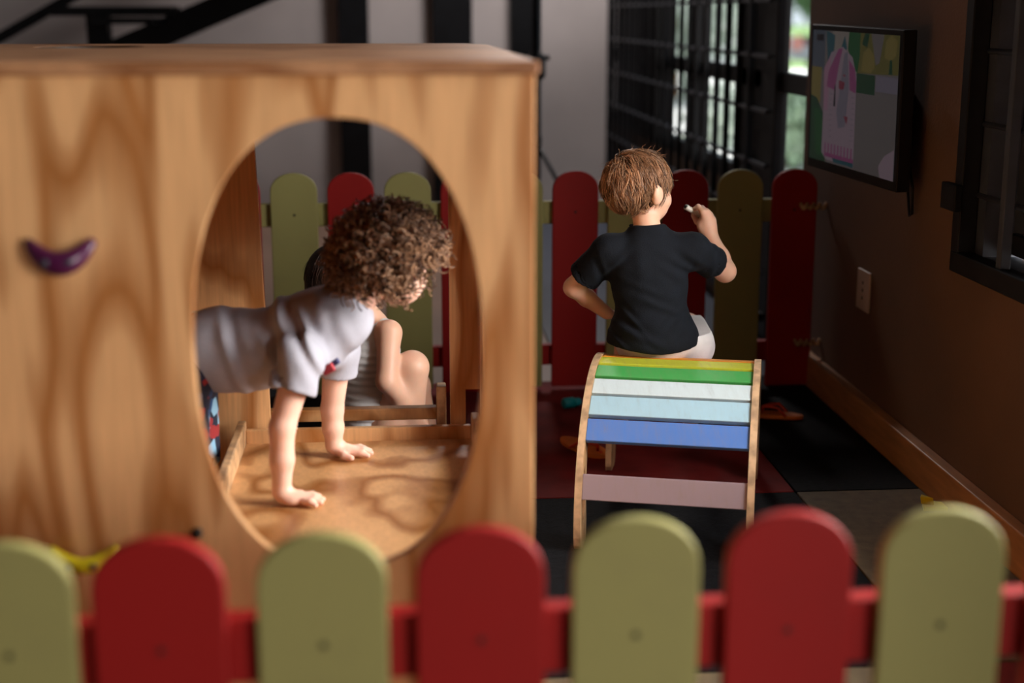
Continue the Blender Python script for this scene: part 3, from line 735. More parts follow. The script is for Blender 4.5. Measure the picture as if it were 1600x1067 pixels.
def tubes(name, lines, r0, r1, mat, parent, tone, sides=3):
    """many thin tapering strands in one mesh; lines: array (n, m, 3)"""
    Ls = np.array(lines); n, m, _ = Ls.shape
    T = np.gradient(Ls, axis=1); T /= np.linalg.norm(T, axis=2, keepdims=True)+1e-12
    ref = np.array([.31, .52, .79]); A_ = np.cross(T, ref); A_ /= np.linalg.norm(A_, axis=2, keepdims=True)+1e-9; B_ = np.cross(T, A_)
    rr = (r0+(r1-r0)*(np.arange(m)/(m-1))**1.5)[None, :, None]
    V = np.stack([Ls+rr*(A_*cos(2*pi*s/sides)+B_*sin(2*pi*s/sides)) for s in range(sides)], 2).reshape(-1, 3)
    i = np.arange(n)[:, None, None]; j = np.arange(m-1)[None, :, None]; s = np.arange(sides)[None, None, :]
    f = lambda i, j, s: (i*m+j)*sides+s % sides
    Q = np.stack([f(i, j, s), f(i, j, s+1), f(i, j+1, s+1), f(i, j+1, s)], -1).reshape(-1, 4)
    me = bpy.data.meshes.new(name); me.from_pydata(V.tolist(), [], Q.tolist()); me.update()
    at_ = me.attributes.new('tone', 'FLOAT', 'POINT'); at_.data.foreach_set('value', np.repeat(tone, m*sides).astype(np.float32))
    return link(name, me, mat, parent, smooth=True)
def hair_mat(name, dark, light, rough=.42):
    m, nt, b = nodes(name)
    a_ = N(nt, 'ShaderNodeAttribute', attribute_name='tone'); r = ramp(nt, [(0, dark), (1, light)])
    nt.links.new(a_.outputs['Fac'], r.inputs[0]); nt.links.new(r.outputs[0], b.inputs['Base Color']); b.inputs['Roughness'].default_value = rough
    b.inputs['Specular IOR Level'].default_value = .35
    return m
def unit(v): v = np.array(v, float); return v/np.linalg.norm(v)
def head_frame(f, up=(0, 0, 1)):
    f = unit(f); r = unit(np.cross(f, up)); u = np.cross(r, f); return r, f, u
def head_prims(c, fr, s=1.0):
    r, f, u = fr; R = np.array([r, f, u]); P = lambda a, b, d: c+r*a*s+f*b*s+u*d*s
    L_ = [eli(P(0, -.006, .008), (.071*s, .086*s, .076*s), R), eli(P(0, .034, -.034), (.055*s, .050*s, .058*s), R),
          (cap(P(-.012, .058, -.072), P(.012, .058, -.072), .020*s), .02)]
    for g in (-1, 1):
        L_ += [(cap(P(.033*g, .052, -.036), P(.029*g, .051, -.052), .033*s, .029*s), .02),
               (eli(P(.076*g, .002, -.020), (.012*s, .018*s, .026*s), R), .005), (eli(P(.083*g, -.008, -.012), (.008*s, .012*s, .020*s), R), .004)]
    L_ += [(cap(P(0, .083, -.010), P(0, .094, -.028), .007*s, .0095*s), .012), (eli(P(0, .082, -.056), (.017*s, .008*s, .0075*s), R), .008),
           (eli(P(0, .074, .004), (.046*s, .012*s, .014*s), R), .015)]
    return L_
def eyes(c, fr, s, parent):
    r, f, u = fr
    for g in (-1, 1):
        p = c+r*.027*g*s+f*.0735*s-u*.010*s
        e = MB().ball(p, .0115*s).build('eye', M['eye_white'], parent, smooth=True)
        MB().lathe(p+f*.0095*s, f, [(0, .006*s), (.0022*s, .0045*s), (.0028*s, .001)], 16).build('iris', M['iris'], e)
        MB().tube([c+r*(.027*g+dx)*s+f*(.083-abs(dx)*.35)*s+u*(.010-abs(dx)*.1)*s for dx in (-.014, -.007, 0, .007, .014)], .0018*s, 6).build('eyebrow', M['hairbrow'], parent)
    pts = [c+r*dx*s+f*(.0895-abs(dx)*.42)*s-u*.057*s for dx in (-.014, -.007, 0, .007, .014)]
    MB().tube(pts, [.001, .0025, .003, .0025, .001], 8).build('lips', M['lips'], parent)
M['hairbrow'] = plain('eyebrow_hair', (.10, .055, .03), .7, .2, 40)
def in_hair(n, line_u=.42, nape=-.78):
    """n: head-local unit direction (r, f, u); True where hair grows"""
    r, f, u = n
    if f > .50 and u < line_u: return False
    if f > .12 and u < .02: return False
    if u < -.30 and f > -.15: return False
    return u > nape
def roots(nn_, test):
    out = []
    while len(out) < nn_:
        d = RNG.normal(size=3); d /= np.linalg.norm(d)
        if test(d): out.append(d)
    return np.array(out)
def finger(base, mid, tip, r): return [(cap(base, mid, r, r*.92), .004), (cap(mid, tip, r*.92, r*.75), .003)]
def strand_hair(name, c, fr, s, crown, count, seglen, nseg, mat, parent, test, thick=(.0011, .0004), lift=.010, grav=.25, wave=.0, kids=16, rad=.008, messy=.3):
    """locks: each guide flows away from the crown over the skull and carries a bundle of strands"""
    r, f, u = fr; R = np.array([r, f, u]); ax = np.array([.074, .089, .079])*s; ctr = c+f*(-.006)*s+u*.008*s
    ng = count//kids; D = roots(ng, test); crown = unit(crown); lines = []; tone = []
    g_ = np.array([0, 0, -1.0])@R.T
    for d in D:
        p = d*ax; P = [p.copy()]; L_ = seglen*RNG.uniform(.7, 1.25)
        tang = d-crown; tang -= d*(tang@d); tang = tang/(np.linalg.norm(tang)+1e-6)
        tang = unit(tang+.4*np.cross(d, crown)+RNG.normal(size=3)*messy); v = unit(tang+d*.6); hgt = lift*RNG.uniform(.3, 1.1); sg = RNG.choice([-1, 1])
        for k in range(nseg):
            p = p+v*L_; q = p/ax; ln = np.linalg.norm(q); nd = unit(q/ax); lvl = 1+(hgt*(min(1, (k+1)/3)))/.08/s
            if ln > lvl or ln < 1.01: p = q/ln*ax*(lvl if ln > lvl else 1.012)
            v = unit(v-nd*(v@nd)*.7+g_*grav*.3+RNG.normal(size=3)*.04+wave*sg*np.cross(nd, v)*sin(k*.9)); P.append(p.copy())
        P = np.array(P); t = np.linspace(0, 1, len(P))[:, None]; tn = RNG.normal(.45, .25)
        for _ in range(kids):
            o_ = RNG.normal(size=3)*rad*.6; o_ -= d*(o_@d)*.6
            Q = P+o_*(1-.72*t)+RNG.normal(size=3)*.0022*t**2; Q = Q[0]+(Q-Q[0])*RNG.uniform(.8, 1.1)
            qq = Q/ax; l_ = np.linalg.norm(qq, axis=1, keepdims=True); Q = np.where(l_ < 1.005, qq/l_*ax*1.005, Q)
            lines.append(ctr+Q@R); tone.append(tn+RNG.normal(0, .13))
    return tubes(name, lines, thick[0], thick[1], mat, parent, np.clip(tone, 0, 1))
M['hair_blond'] = hair_mat('light_brown_hair', (.050, .024, .013), (.62, .33, .175))
M['hair_blond_cap'] = plain('light_brown_hair_mass', (.075, .038, .02), .9, .3, 60, bump=.5, bscale=200, stretch=(3, 3, 1), spec=.1)
M['hair_curly'] = hair_mat('brown_curly_hair', (.060, .028, .018), (.44, .235, .125), .45)
M['hair_curly_cap'] = plain('brown_curly_hair_mass', (.05, .026, .017), .8, .3, 60, bump=.5, bscale=100, spec=.15)
M['hair_dark'] = hair_mat('dark_brown_hair', (.012, .006, .005), (.06, .028, .018), .3)
M['hair_dark_cap'] = plain('dark_brown_hair_mass', (.016, .008, .006), .45, .3, 60, bump=.5, bscale=200)

def folds(parts):
    """cloth folds: sum of (centre, radius, direction, frequency, depth)"""
    def f(X, Y, Z):
        D = 0
        for c, r, d, fr_, amp, ph in parts:
            w_ = np.exp(-((X-c[0])**2+(Y-c[1])**2+(Z-c[2])**2)/(r*r))
            a = (X*d[0]+Y*d[1]+Z*d[2])*fr_+ph
            D = D+amp*w_*np.sin(a+1.2*np.sin(a*.37+7*(X-c[0])*4))
        return D
    return f
# ================================================================== the boy on the arch
Yb = 3.41
b = lambda x, y, dy=0.0: at(x, y, Y=Yb+dy)
BOY = empty('person', tuple(at(1025, 556, Y=3.38)), 0, 'young boy in a black t-shirt and white shorts sitting on the rainbow arch', 'person')
hb = head_frame((sin(radians(56)), cos(radians(56)), -.10)); hcB = b(996, 289, .05); sB = .93
neck0, neck1 = b(1014, 366, .02), b(1006, 330, .045)
shL, shR = b(952, 392, .02), b(1082, 390, .01)
elL, wrL = b(896, 449, .085), b(948, 489, .13)
elR, wrR = b(1133, 424, .13), b(1110, 370, .19)
pel = b(1026, 523, .03); 
hipL, hipR = b(1000, 538, .05), b(1064, 540, .05)
kneeL = np.array([hipL[0]+.015, 3.73, .37]); kneeR = np.array([hipR[0]+.07, 3.73, .37])
fL = at(968, 690, Y=3.91); fL[2] = .045; fR = at(1078, 690, Y=3.91); fR[2] = .045
skin = [ (eli(b(1014, 425, .02), (.088, .060, .105)), .03), (eli(b(1018, 480, .02), (.076, .056, .10)), .03), (eli(pel, (.082, .058, .054)), .03),
    (cap(shL+np.array([.01, 0, 0]), shR-np.array([.01, 0, 0]), .032), .03), (cap(neck0, neck1, .034, .031), .02),
    (cap(shL, elL, .031, .0235), .02), (cap(elL, elL*.6+wrL*.4, .0235, .022), .012), (cap(elL*.6+wrL*.4, wrL, .022, .0165), .01),
    (cap(shR, elR, .031, .0265), .02), (cap(elR, elR*.6+wrR*.4, .0262, .0262), .012), (cap(elR*.6+wrR*.4, wrR, .0262, .0190), .01),
    (cap(hipL, kneeL, .056, .038), .02), (cap(hipR, kneeR, .056, .038), .02),
    (cap(kneeL, kneeL*.6+fL*.4, .036, .034), .012), (cap(kneeL*.6+fL*.4, fL, .034, .022), .01), (cap(kneeR, kneeR*.6+fR*.4, .036, .034), .012), (cap(kneeR*.6+fR*.4, fR, .034, .022), .01)]
for ft, sg in ((fL, -1), (fR, 1)):
    d = unit((.25*sg, 1, 0)); toe = ft+d*.085; toe[2] = .016; heel = ft-d*.018; heel[2] = .022
    skin += [(cap(heel, toe-d*.02, .021, .017), .012)]
    sd = np.cross(d, (0, 0, 1))
    for q in range(5): t_ = toe-d*(.012+abs(q-.5-1)*.004)+sd*(-sg)*(q-2)*.0085; t_[2] = .0095; skin.append((cap(t_-d*.015, t_+d*.008, .0085-.0007*q, .0075-.0006*q), .004))
# right hand, raised and holding the marker
hd = unit(b(1099, 334, .20)-wrR); palm = wrR+hd*.026
mk0, mk1 = b(1071, 323, .205), b(1105, 342, .240)
across = unit(np.cross(hd, (0, 1, .1)))
skin += [(cap(wrR, wrR+hd*.012, .018, .018), .01), (eli(palm+hd*.005, (.026, .0145, .028), np.array([across, unit(np.cross(across, hd)), hd])), .012)]
kn = [b(x, y, z) for x, y, z in ((1113, 343, .200), (1109, 336, .195), (1104, 331, .192), (1098, 331, .188))]
mid = [b(x, y, z) for x, y, z in ((1107, 337, .228), (1103, 329, .226), (1097, 325, .218), (1091, 323, .200))]
tips = [b(x, y, z) for x, y, z in ((1101, 346, .246), (1095, 341, .248), (1089, 337, .244), (1084, 327, .214))]
for a_, m_, t_ in zip(kn, mid, tips): skin += [(cap(palm+hd*.01, a_, .011, .0088), .008)]+finger(a_, m_, t_, .0078)
skin += [(cap(palm-hd*.008-across*0, b(1096, 353, .215), .011, .009), .008)]+finger(b(1096, 353, .215), b(1089, 346, .226), b(1083, 336, .222), .0085)
# left hand resting on the hip
h0 = wrL; hd2 = unit((.55, .75, -.28)); pm = h0+hd2*.03; ac2 = unit(np.cross(hd2, (.3, 0, 1)))
skin += [(eli(pm, (.022, .012, .028), np.array([ac2, unit(np.cross(ac2, hd2)), hd2])), .012)]
for q in range(4):
    k0 = pm+hd2*.022+ac2*(q-1.5)*.0115; k1 = k0+hd2*(.022-.002*abs(q-1.5))+np.array([.006, 0, -.006]); k2 = k1+unit(hd2+np.array([.5, 0, -.7]))*.018
    skin += finger(k0, k1, k2, .0072)
skin += finger(pm-hd2*.012-ac2*.018, pm+hd2*.004-ac2*.030, pm+hd2*.022-ac2*.034, .0085)
skin += head_prims(hcB, hb, sB)
body = implicit('body', skin, .0032, k=.012, mats=M['skin'], parent=BOY)
eyes(hcB, hb, sB, BOY)
# t-shirt
hemz = at(1025, 549, Y=3.37)[2]
slL = shL*.30+elL*.70; slR = shR*.42+elR*.58
tors = [(eli(b(1014, 425, .02), (.098, .070, .118)), .03), (eli(b(1018, 478, .02), (.086, .066, .11)), .03), (eli(b(1020, 528, .028), (.116, .103, .085)), .04),
    (cap(shL, shR, .038), .03), (cap(shL, slL, .039, .043, True), .025), (cap(shR, slR, .039, .043, True), .025), (cap(neck0+np.array([0, 0, -.02]), neck0+(neck1-neck0)*.32, .050, .043, True), .02)]
cutT = lambda X, Y, Z: (hemz+.004-.006*np.cos((X-.63)*22)-Z)
arms_in = [cap(shL*.5+slL*.5, slL+(slL-shL)*.2, .034, .040), cap(shR*.5+slR*.5, slR+(slR-shR)*.2, .034, .040)]
fT = folds([(b(1015, 500, -.05), .09, (.25, 0, 1.0), 150, .0022, 0), (b(960, 520, -.04), .07, (.8, 0, .9), 170, .0028, 1), (b(1060, 505, -.04), .05, (-.8, 0, .9), 170, .0022, 2),
    (b(955, 420, -.04), .06, (.8, 0, -.9), 150, .0022, 0), (b(1075, 425, -.04), .06, (-.7, 0, -.9), 150, .0022, 1), (b(1110, 410, .02), .06, (.9, 0, -.2), 170, .0022, 1), (b(915, 430, .0), .06, (.9, 0, .4), 170, .0020, 1), (b(1010, 400, -.04), .09, (.9, 0, .1), 60, .0018, 1)])
o = implicit('t_shirt', tors, .0034, k=.02, cut=cutT, sub=arms_in, disp=fT, mats=M['shirt_black'], parent=BOY); o['label'] = 'black cotton t-shirt'
P = []
for q in range(40):
    a = 2*pi*q/40; P.append(neck0+(neck1-neck0)*.30+np.array([.0415*cos(a), .0385*sin(a), .004*cos(2*a)]))
MB().tube(P, .0038, 8, closed=True).build('collar', M['shirt_black'], BOY)
# shorts
kl2 = hipL*.25+kneeL*.75; kr2 = hipR*.25+kneeR*.75
sh = [(eli(pel+np.array([.004, -.004, -.010]), (.100, .090, .062)), .03), (cap(hipL, kl2, .058, .054, True), .03), (cap(hipR+np.array([.020, .012, 0]), kr2, .068, .060, True), .03)]
topz = pel[2]+.002
o = implicit('shorts', sh, .0036, k=.02, cut=lambda X, Y, Z: Z-topz, disp=folds([(b(1105, 555, .05), .04, (.9, .3, -.5), 140, .002, 0)]), mats=M['shirt_white'], parent=BOY); o['label'] = 'white cotton shorts'
# hair
r, f, u = hb; R = np.array([r, f, u])
cutH = lambda X, Y, Z: np.maximum(((X-hcB[0])*f[0]+(Y-hcB[1])*f[1]+(Z-hcB[2])*f[2])*1.0-.040-.9*np.maximum(((X-hcB[0])*u[0]+(Y-hcB[1])*u[1]+(Z-hcB[2])*u[2]), 0), -((X-hcB[0])*u[0]+(Y-hcB[1])*u[1]+(Z-hcB[2])*u[2])-.058-.4*((X-hcB[0])*f[0]+(Y-hcB[1])*f[1]+(Z-hcB[2])*f[2]))
ears_sub = [eli(hcB+r*.074*g*sB+f*.006*sB-u*.022*sB, (.014, .023, .030), R) for g in (-1, 1)]
RNG.seed(23)
hp = [(eli(hcB-f*.006*sB+u*.009*sB, np.array([.077, .092, .082])*sB, R), .02), (eli(hcB-f*.022*sB-u*.048*sB, np.array([.048, .036, .036])*sB, R), .02)]
hair = implicit('hair', hp, .0032, k=.02, cut=cutH, sub=ears_sub, mats=M['hair_blond_cap'], parent=BOY)
def testB(d):
    if abs(d[0]) > .70 and d[2] < .08 and d[1] > -.22 and d[1] < .45: return False
    return in_hair(d, .40, -.66)
strand_hair('hair_strands', hcB, hb, sB, (-.30, -.60, .74), 9600, .0082, 7, M['hair_blond'], hair, testB, lift=.013, grav=.35, wave=.2, thick=(.0009, .0003), messy=.2, rad=.010)
def flyaway(name, n_, c, fr, s, L_, mat, parent, ax=(.078, .092, .084)):
    r, f, u = fr; R = np.array([r, f, u]); D = roots(n_, lambda d: d[2] > .0 and d[1] < .5); ls = []
    for d in D:
        p = c+(d*np.array(ax)*s)@R; v = unit(d@R+RNG.normal(size=3)*.5); P = [p]
        for k in range(7): v = unit(v+np.array([0, 0, -.12])+RNG.normal(size=3)*.15); P.append(P[-1]+v*L_)
        ls.append(P)
    return tubes(name, ls, .0004, .0002, mat, parent, np.full(n_, .8))
flyaway('flyaway_hair', 90, hcB, hb, sB, .0045, M['hair_blond'], hair)
# the marker in his hand
mkr = empty('marker_pen', tuple((mk0+mk1)/2), 0, 'short white marker pen held in the raised right hand of the boy', 'pen')
dm = unit(mk1-mk0); MB().lathe(mk0, dm, [(0, .0062), (.001, .0072), (.03, .0072), (np.linalg.norm(mk1-mk0), .0072)], 20).build('barrel', M['white_plastic'], mkr)
MB().lathe(mk0-dm*.003, dm, [(0, .003), (.004, .0052)], 16).build('tip', M['black_plastic'], mkr)

# ================================================================== the curly child leaning on the platform
PZ = .270
CH = empty('person', (-.50, 2.80, 0), 0, 'curly-haired toddler in a grey t-shirt leaning on both hands inside the playhouse', 'person')
hcC = at(606, 402, Y=2.80); hc_fr = head_frame((.62, .74, -.30)); sC = .93
shN, shF = at(470, 560, Y=2.70), at(528, 545, Y=2.94)     # near (right) and far (left) shoulder
shN[2] = max(shN[2], .52)
elN, wN = at(441, 668, Y=2.665), at(440, 762, Y=2.655)
elF, wF = at(519, 640, Y=2.955), at(522, 693, Y=2.955)
wN[2] = PZ+.026; wF[2] = PZ+.026
nk0, nk1 = at(545, 478, Y=2.82), at(580, 450, Y=2.81)
hipC = at(318, 548, Y=2.86); chest = at(490, 510, Y=2.82); waist = at(400, 545, Y=2.84)
ax1 = unit(chest-hipC); sd1 = unit(np.cross(ax1, (0, 0, 1))); up1 = np.cross(sd1, ax1); RC = np.array([ax1, sd1, up1])
lgN, lgF = hipC+np.array([-.05, -.055, -.05]), hipC+np.array([-.05, .055, -.05])
knN, knF = np.array([lgN[0]-.005, 2.79, .235]), np.array([lgF[0]+.005, 2.93, .235])
anN, anF = np.array([lgN[0]-.05, 2.79, .045]), np.array([lgF[0]-.05, 2.93, .045])
sk = [(eli(chest, (.115, .080, .068), RC), .03), (eli(waist, (.11, .076, .068), RC), .03), (eli(hipC, (.085, .082, .078), RC), .03),
    (cap(shN, shF, .034), .03), (cap(nk0, nk1, .036, .032), .02),
    (cap(shN, elN, .031, .0245), .02), (cap(elN, (elN+wN)/2, .0245, .023), .01), (cap((elN+wN)/2, wN, .023, .0175), .01),
    (cap(shF, elF, .031, .0235), .02), (cap(elF, (elF+wF)/2, .0235, .022), .01), (cap((elF+wF)/2, wF, .022, .0175), .01),
    (cap(lgN, knN, .056, .038), .02), (cap(knN, anN, .037, .022), .012), (cap(lgF, knF, .056, .038), .02), (cap(knF, anF, .037, .022), .012)]
for a_ in (anN, anF):
    t_ = a_+np.array([.075, 0, 0]); t_[2] = .015; h_ = a_.copy(); h_[2] = .022; sk.append((cap(h_-np.array([.012, 0, 0]), t_, .021, .015), .012))
    for q in range(5): p = t_+np.array([.010-.003*abs(q-1.5), (q-2)*.0085, 0]); p[2] = .0085; sk.append((cap(p-np.array([.012, 0, 0]), p+np.array([.006, 0, 0]), .0078, .007), .004))
def flat_hand(wr, d, side, z, r=.0078, s=1.0):
    """hand laid flat: d = pointing direction, side = towards the little finger"""
    d = unit(d); side = unit(side); out = []
    pc = wr+d*.026*s; pc[2] = z+.0125
    out += [(eli(pc, (.029*s, .024*s, .0125), np.array([d, side, np.cross(d, side)])), .012), (cap(wr, pc, .0165, .013), .01)]
    for q, (ln, sp_) in enumerate(((.030, -.30), (.034, -.08), (.032, .12), (.025, .38))):
        base = pc+d*(.020-.002*abs(q-1.3))*s+side*(q-1.5)*.0120*s; base[2] = z+.012
        dd_ = unit(d+side*sp_); m_ = base+dd_*ln*.5*s; m_[2] = z+.0125; t2 = base+dd_*ln*s; t2[2] = z+.0075
        out += finger(base, m_, t2, r)
    b0_ = pc-d*.012*s-side*.018*s; b0_[2] = z+.012; m_ = b0_+unit(d*.5-side)*.018*s; m_[2] = z+.011; t2 = m_+unit(d*.9-side*.5)*.018*s; t2[2] = z+.0085
    out += finger(b0_, m_, t2, r*1.1)
    return out
sk += flat_hand(wN, (1, -.10, 0), (.1, -1, 0), PZ) + flat_hand(wF, (1, .05, 0), (0, 1, 0), PZ)
sk += head_prims(hcC, hc_fr, sC)
implicit('body', sk, .0034, k=.012, mats=M['skin2'], parent=CH); eyes(hcC, hc_fr, sC, CH)
slN = shN*.52+elN*.48; slF = shF*.60+elF*.40
tc = [(eli(chest, (.125, .092, .078), RC), .03), (eli(waist-np.array([0, 0, .006]), (.125, .088, .080), RC), .03), (eli(hipC+ax1*.03, (.10, .092, .084), RC), .03), (cap(shN, shF, .042), .03),
    (cap(shN, slN, .042, .047, True), .025), (cap(shF, slF, .042, .047, True), .025), (cap(nk0-ax1*.02, nk0*.75+nk1*.25, .048, .045, True), .02)]
hemp = hipC-ax1*.045
o = implicit('t_shirt', tc, .004, k=.02, cut=lambda X, Y, Z: -((X-hemp[0])*ax1[0]+(Y-hemp[1])*ax1[1]+(Z-hemp[2])*ax1[2]), sub=[cap((shN+slN)/2, slN+(slN-shN)*.2, .036, .043), cap((shF+slF)/2, slF+(slF-shF)*.2, .036, .043)],
    disp=folds([(at(400, 540, Y=2.76), .12, (1, 0, .35), 90, .006, 0), (at(470, 540, Y=2.70), .08, (.9, 0, .5), 120, .005, 1), (at(440, 500, Y=2.78), .09, (1, 0, -.3), 80, .004, 2)]), mats=M['shirt_grey'], parent=CH); o['label'] = 'pale grey cotton t-shirt'
m = MB(); P = []
for q in range(36):
    a = 2*pi*q/36; nd = unit(nk1-nk0); e1 = unit(np.cross(nd, (0, 1, 0))); e2 = np.cross(nd, e1); P.append(nk0*.74+nk1*.26+.044*(e1*cos(a)+e2*sin(a)))
m.tube(P, .006, 8, closed=True).build('collar', M['shirt_white'], CH)
em = at(513, 576, Y=2.70)
m = MB(); q0 = slN-(slN-shN)*.06
# small red emblem on the shirt front
M['emblem'] = plain('red_emblem', (.35, .02, .03), .7, .1, 20); M['emblem2'] = plain('navy_emblem', (.03, .03, .10), .7, .1, 20)
m = MB(); m.obox(em+np.array([0, -.002, 0]), (.010, -.004, .006), (.002, .003, .001), (-.004, 0, .008)); o = m.build('emblem', M['emblem'], CH, bevel=.002)
m = MB(); m.obox(em+np.array([.012, .004, .010]), (.008, -.002, .006), (.002, .003, .001), (-.003, 0, .005)); o = m.build('emblem', M['emblem2'], CH, bevel=.002)
# patterned shorts
mp_, nt, bb = nodes('patterned_cotton'); tcn = N(nt, 'ShaderNodeTexCoord'); vo = N(nt, 'ShaderNodeTexVoronoi', Scale=38.0); nt.links.new(tcn.outputs['Object'], vo.inputs['Vector'])
rp = ramp(nt, [(0, (.012, .016, .035)), (.45, (.015, .02, .05)), (.55, (.30, .02, .02)), (.68, (.02, .06, .16)), (.85, (.25, .45, .60))]); rp.color_ramp.interpolation = 'CONSTANT'
sp2 = N(nt, 'ShaderNodeSeparateColor'); nt.links.new(vo.outputs['Color'], sp2.inputs[0]); nt.links.new(sp2.outputs[0], rp.inputs[0]); nt.links.new(rp.outputs[0], bb.inputs['Base Color']); bb.inputs['Roughness'].default_value = .85
o = implicit('shorts', [(eli(hipC-ax1*.02, (.085, .088, .086), RC), .03), (cap(lgN, knN*.85+lgN*.15, .068, .060, True), .03), (cap(lgF, knF*.85+lgF*.15, .068, .060, True), .03)], .004, k=.02, mats=mp_, parent=CH); o['label'] = 'dark shorts with red and blue pattern'
r, f, u = hc_fr; R = np.array([r, f, u])
hairC = implicit('hair', [(eli(hcC-f*.010*sC+u*.012*sC, np.array([.088, .098, .090])*sC, R), .02)], .004, k=.02,
    cut=lambda X, Y, Z: np.maximum(((X-hcC[0])*f[0]+(Y-hcC[1])*f[1]+(Z-hcC[2])*f[2])-.045-.8*np.maximum(((X-hcC[0])*u[0]+(Y-hcC[1])*u[1]+(Z-hcC[2])*u[2]), 0), -((X-hcC[0])*u[0]+(Y-hcC[1])*u[1]+(Z-hcC[2])*u[2])-.05-.5*((X-hcC[0])*f[0]+(Y-hcC[1])*f[1]+(Z-hcC[2])*f[2])), mats=M['hair_curly_cap'], parent=CH)
RNG.seed(5); D = roots(1900, lambda d: in_hair(d, .30, -.72)); lines = []; tone = np.clip(RNG.normal(.42, .28, len(D)), 0, 1); m_ = 22
for d in D:
    p = hcC+(d*np.array([.074, .084, .076])*sC)@R; v = unit(d@R+RNG.normal(size=3)*.25); rad = RNG.uniform(.0045, .0095); turns = RNG.uniform(1.5, 3.0); L_ = RNG.uniform(.042, .070)
    if d[2] < -.25: L_ *= .95
    e1 = unit(np.cross(v, RNG.normal(size=3))); e2 = np.cross(v, e1); ph = RNG.uniform(0, 6.28); P = []
    for k in range(m_):
        t = k/(m_-1); a = ph+turns*2*pi*t; rr_ = rad*min(1, t*4); P.append(p+v*L_*t+np.array([0, 0, -1])*.010*t*t+rr_*(e1*cos(a)+e2*sin(a)))
    lines.append(P)
tubes('hair_curls', lines, .0023, .0012, M['hair_curly'], hairC, tone, 4)

# ================================================================== the girl sitting behind the platform
Yg = 3.62
g = lambda x, y, dy=0.0: at(x, y, Y=Yg+dy)
GI = empty('person', (g(570, 740)[0], Yg, 0), 0, 'dark-haired girl in a white sleeveless top sitting on the floor behind the platform', 'person')
hcG = g(531, 432, .0); fg = head_frame((.75, .62, -.15)); sG = .92
sN, sF = g(608, 520, -.03), g(570, 512, .13)
eN, wrN = g(604, 596, -.08), g(655, 655, -.02)
eF, wrF = sF+np.array([.05, .02, -.15]), sF+np.array([.13, .0, -.24])
pg = np.array([g(575, 700)[0], Yg+.04, .085]); ng0, ng1 = g(585, 502, .03), g(556, 470, .02)
chg = g(580, 560, .045)
hN, hF = pg+np.array([.03, -.05, 0]), pg+np.array([.03, .06, 0])
kN, kF = g(644, 574, -.03), pg+np.array([.13, .13, .12])
aN = np.array([kN[0]-.005, kN[1]+.03, .045]); aF = np.array([kF[0]+.04, kF[1], .045])
kN2 = kN+np.array([.0, 0, .0])
gs = [(eli(chg, (.070, .082, .10)), .03), (eli((chg+pg)/2, (.070, .080, .09)), .03), (eli(pg, (.085, .095, .078)), .03), (cap(sN, sF, .029), .03), (cap(ng0, ng1, .031, .029), .02),
    (cap(sN, eN, .0325, .026), .015), (cap(eN, (eN+wrN)/2, .027, .024), .012), (cap((eN+wrN)/2, wrN, .024, .016), .01), (cap(sF, eF, .030, .024), .015), (cap(eF, wrF, .024, .016), .012),
    (cap(hN, kN, .054, .042), .02), (cap(kN, aN, .041, .024), .015), (cap(hF, kF, .054, .040), .02), (cap(kF, aF, .038, .024), .012)]
for a_ in (aN, aF):
    t_ = a_+np.array([.075, 0, 0]); t_[2] = .014; h_ = a_.copy(); h_[2] = .021; gs.append((cap(h_-np.array([.012, 0, 0]), t_, .020, .014), .012))
    for q in range(5): p = t_+np.array([.010-.003*abs(q-1.5), (q-2)*.008, 0]); p[2] = .008; gs.append((cap(p-np.array([.012, 0, 0]), p+np.array([.006, 0, 0]), .0074, .0066), .004))
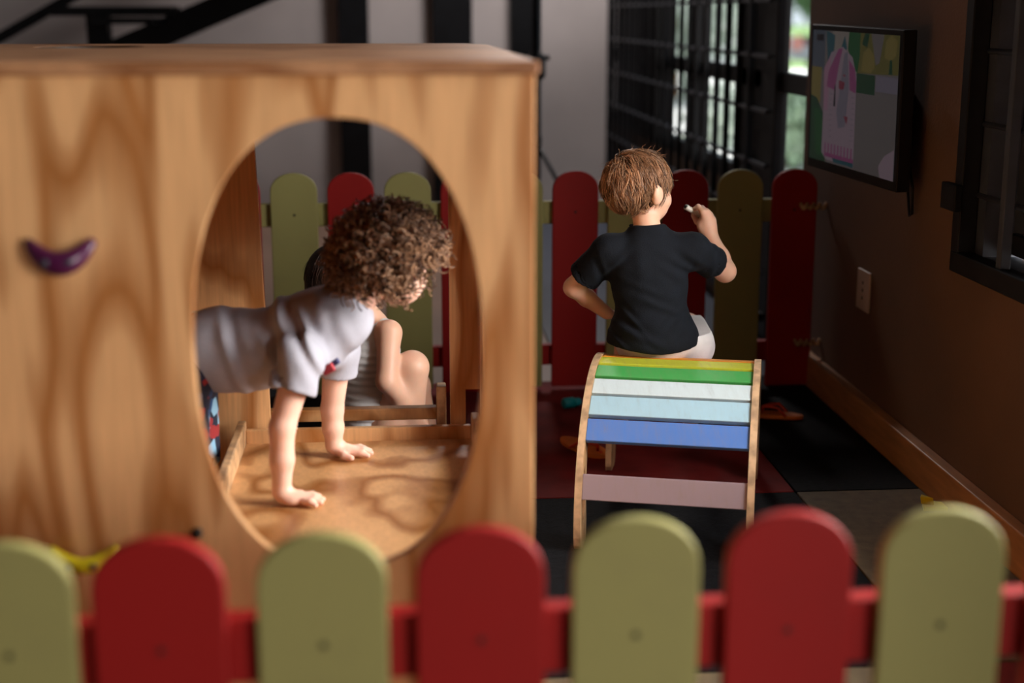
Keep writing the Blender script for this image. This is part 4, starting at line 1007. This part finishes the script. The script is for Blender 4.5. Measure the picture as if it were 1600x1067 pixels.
for w_, e_ in ((wrN, eN), (wrF, eF)):
    d = unit(w_-e_); s_ = unit(np.cross(d, (0, 0, 1))); pc = w_+d*.024
    gs += [(eli(pc, (.025, .020, .011), np.array([d, s_, np.cross(s_, d)])), .01)]
    for q in range(4):
        b0_ = pc+d*.018+s_*(q-1.5)*.0105; m1 = b0_+unit(d+np.array([0, 0, -.3]))*.015; gs += finger(b0_, m1, m1+unit(d*.6+np.array([0, 0, -.9]))*.013, .0068)
    gs += finger(pc-s_*.015-d*.01, pc-s_*.026, pc-s_*.028+d*.016, .0075)
gs += head_prims(hcG, fg, sG)
implicit('body', gs, .0036, k=.012, mats=M['skin'], parent=GI); eyes(hcG, fg, sG, GI)
topg = sN[2]-.012
o = implicit('sleeveless_top', [(eli(chg+np.array([-.002, 0, 0]), (.080, .090, .108)), .03), (eli((chg+pg)/2, (.080, .092, .11)), .03), (eli(pg, (.096, .106, .075)), .03), (cap(sN*.75+sF*.25, sN*.25+sF*.75, .036), .02)], .0036, k=.02,
    cut=lambda X, Y, Z: pg[2]+.02-Z, disp=lambda X, Y, Z: .0022*np.sin(Z*330+1.5*np.sin(Y*30+X*20))*np.clip((chg[2]+.06-Z)/.04, 0, 1), sub=[cap(sN+np.array([.004, -.02, .03]), sN+np.array([.0, -.012, -.045]), .034)], mats=M['shirt_white'], parent=GI); o['label'] = 'white ribbed sleeveless top'
M['pink'] = plain('pink_striped_cotton', (.62, .16, .25), .85, .3, 90)
o = implicit('shorts', [(eli(pg, (.097, .106, .085)), .03), (cap(hN, hN*.7+kN*.3, .062, .06, True), .03), (cap(hF, hF*.65+kF*.35, .062, .06, True), .03)], .0045, k=.02, cut=lambda X, Y, Z: Z-(pg[2]+.045), mats=M['pink'], parent=GI); o['label'] = 'pink shorts'
r, f, u = fg; R = np.array([r, f, u])
hairG = implicit('hair', [(eli(hcG-f*.008*sG+u*.010*sG, np.array([.080, .094, .084])*sG, R), .02), (eli(hcG-f*.05-u*.05, np.array([.05, .04, .06]), R), .03)], .0036, k=.02,
    cut=lambda X, Y, Z: ((X-hcG[0])*f[0]+(Y-hcG[1])*f[1]+(Z-hcG[2])*f[2])-.040-.9*np.maximum(((X-hcG[0])*u[0]+(Y-hcG[1])*u[1]+(Z-hcG[2])*u[2]), 0), mats=M['hair_dark_cap'], parent=GI)
strand_hair('hair_strands', hcG, fg, sG, (0, -.2, 1), 3200, .012, 8, M['hair_dark'], hairG, lambda d: in_hair(d, .40, -.8), lift=.007, grav=.5, messy=.1)
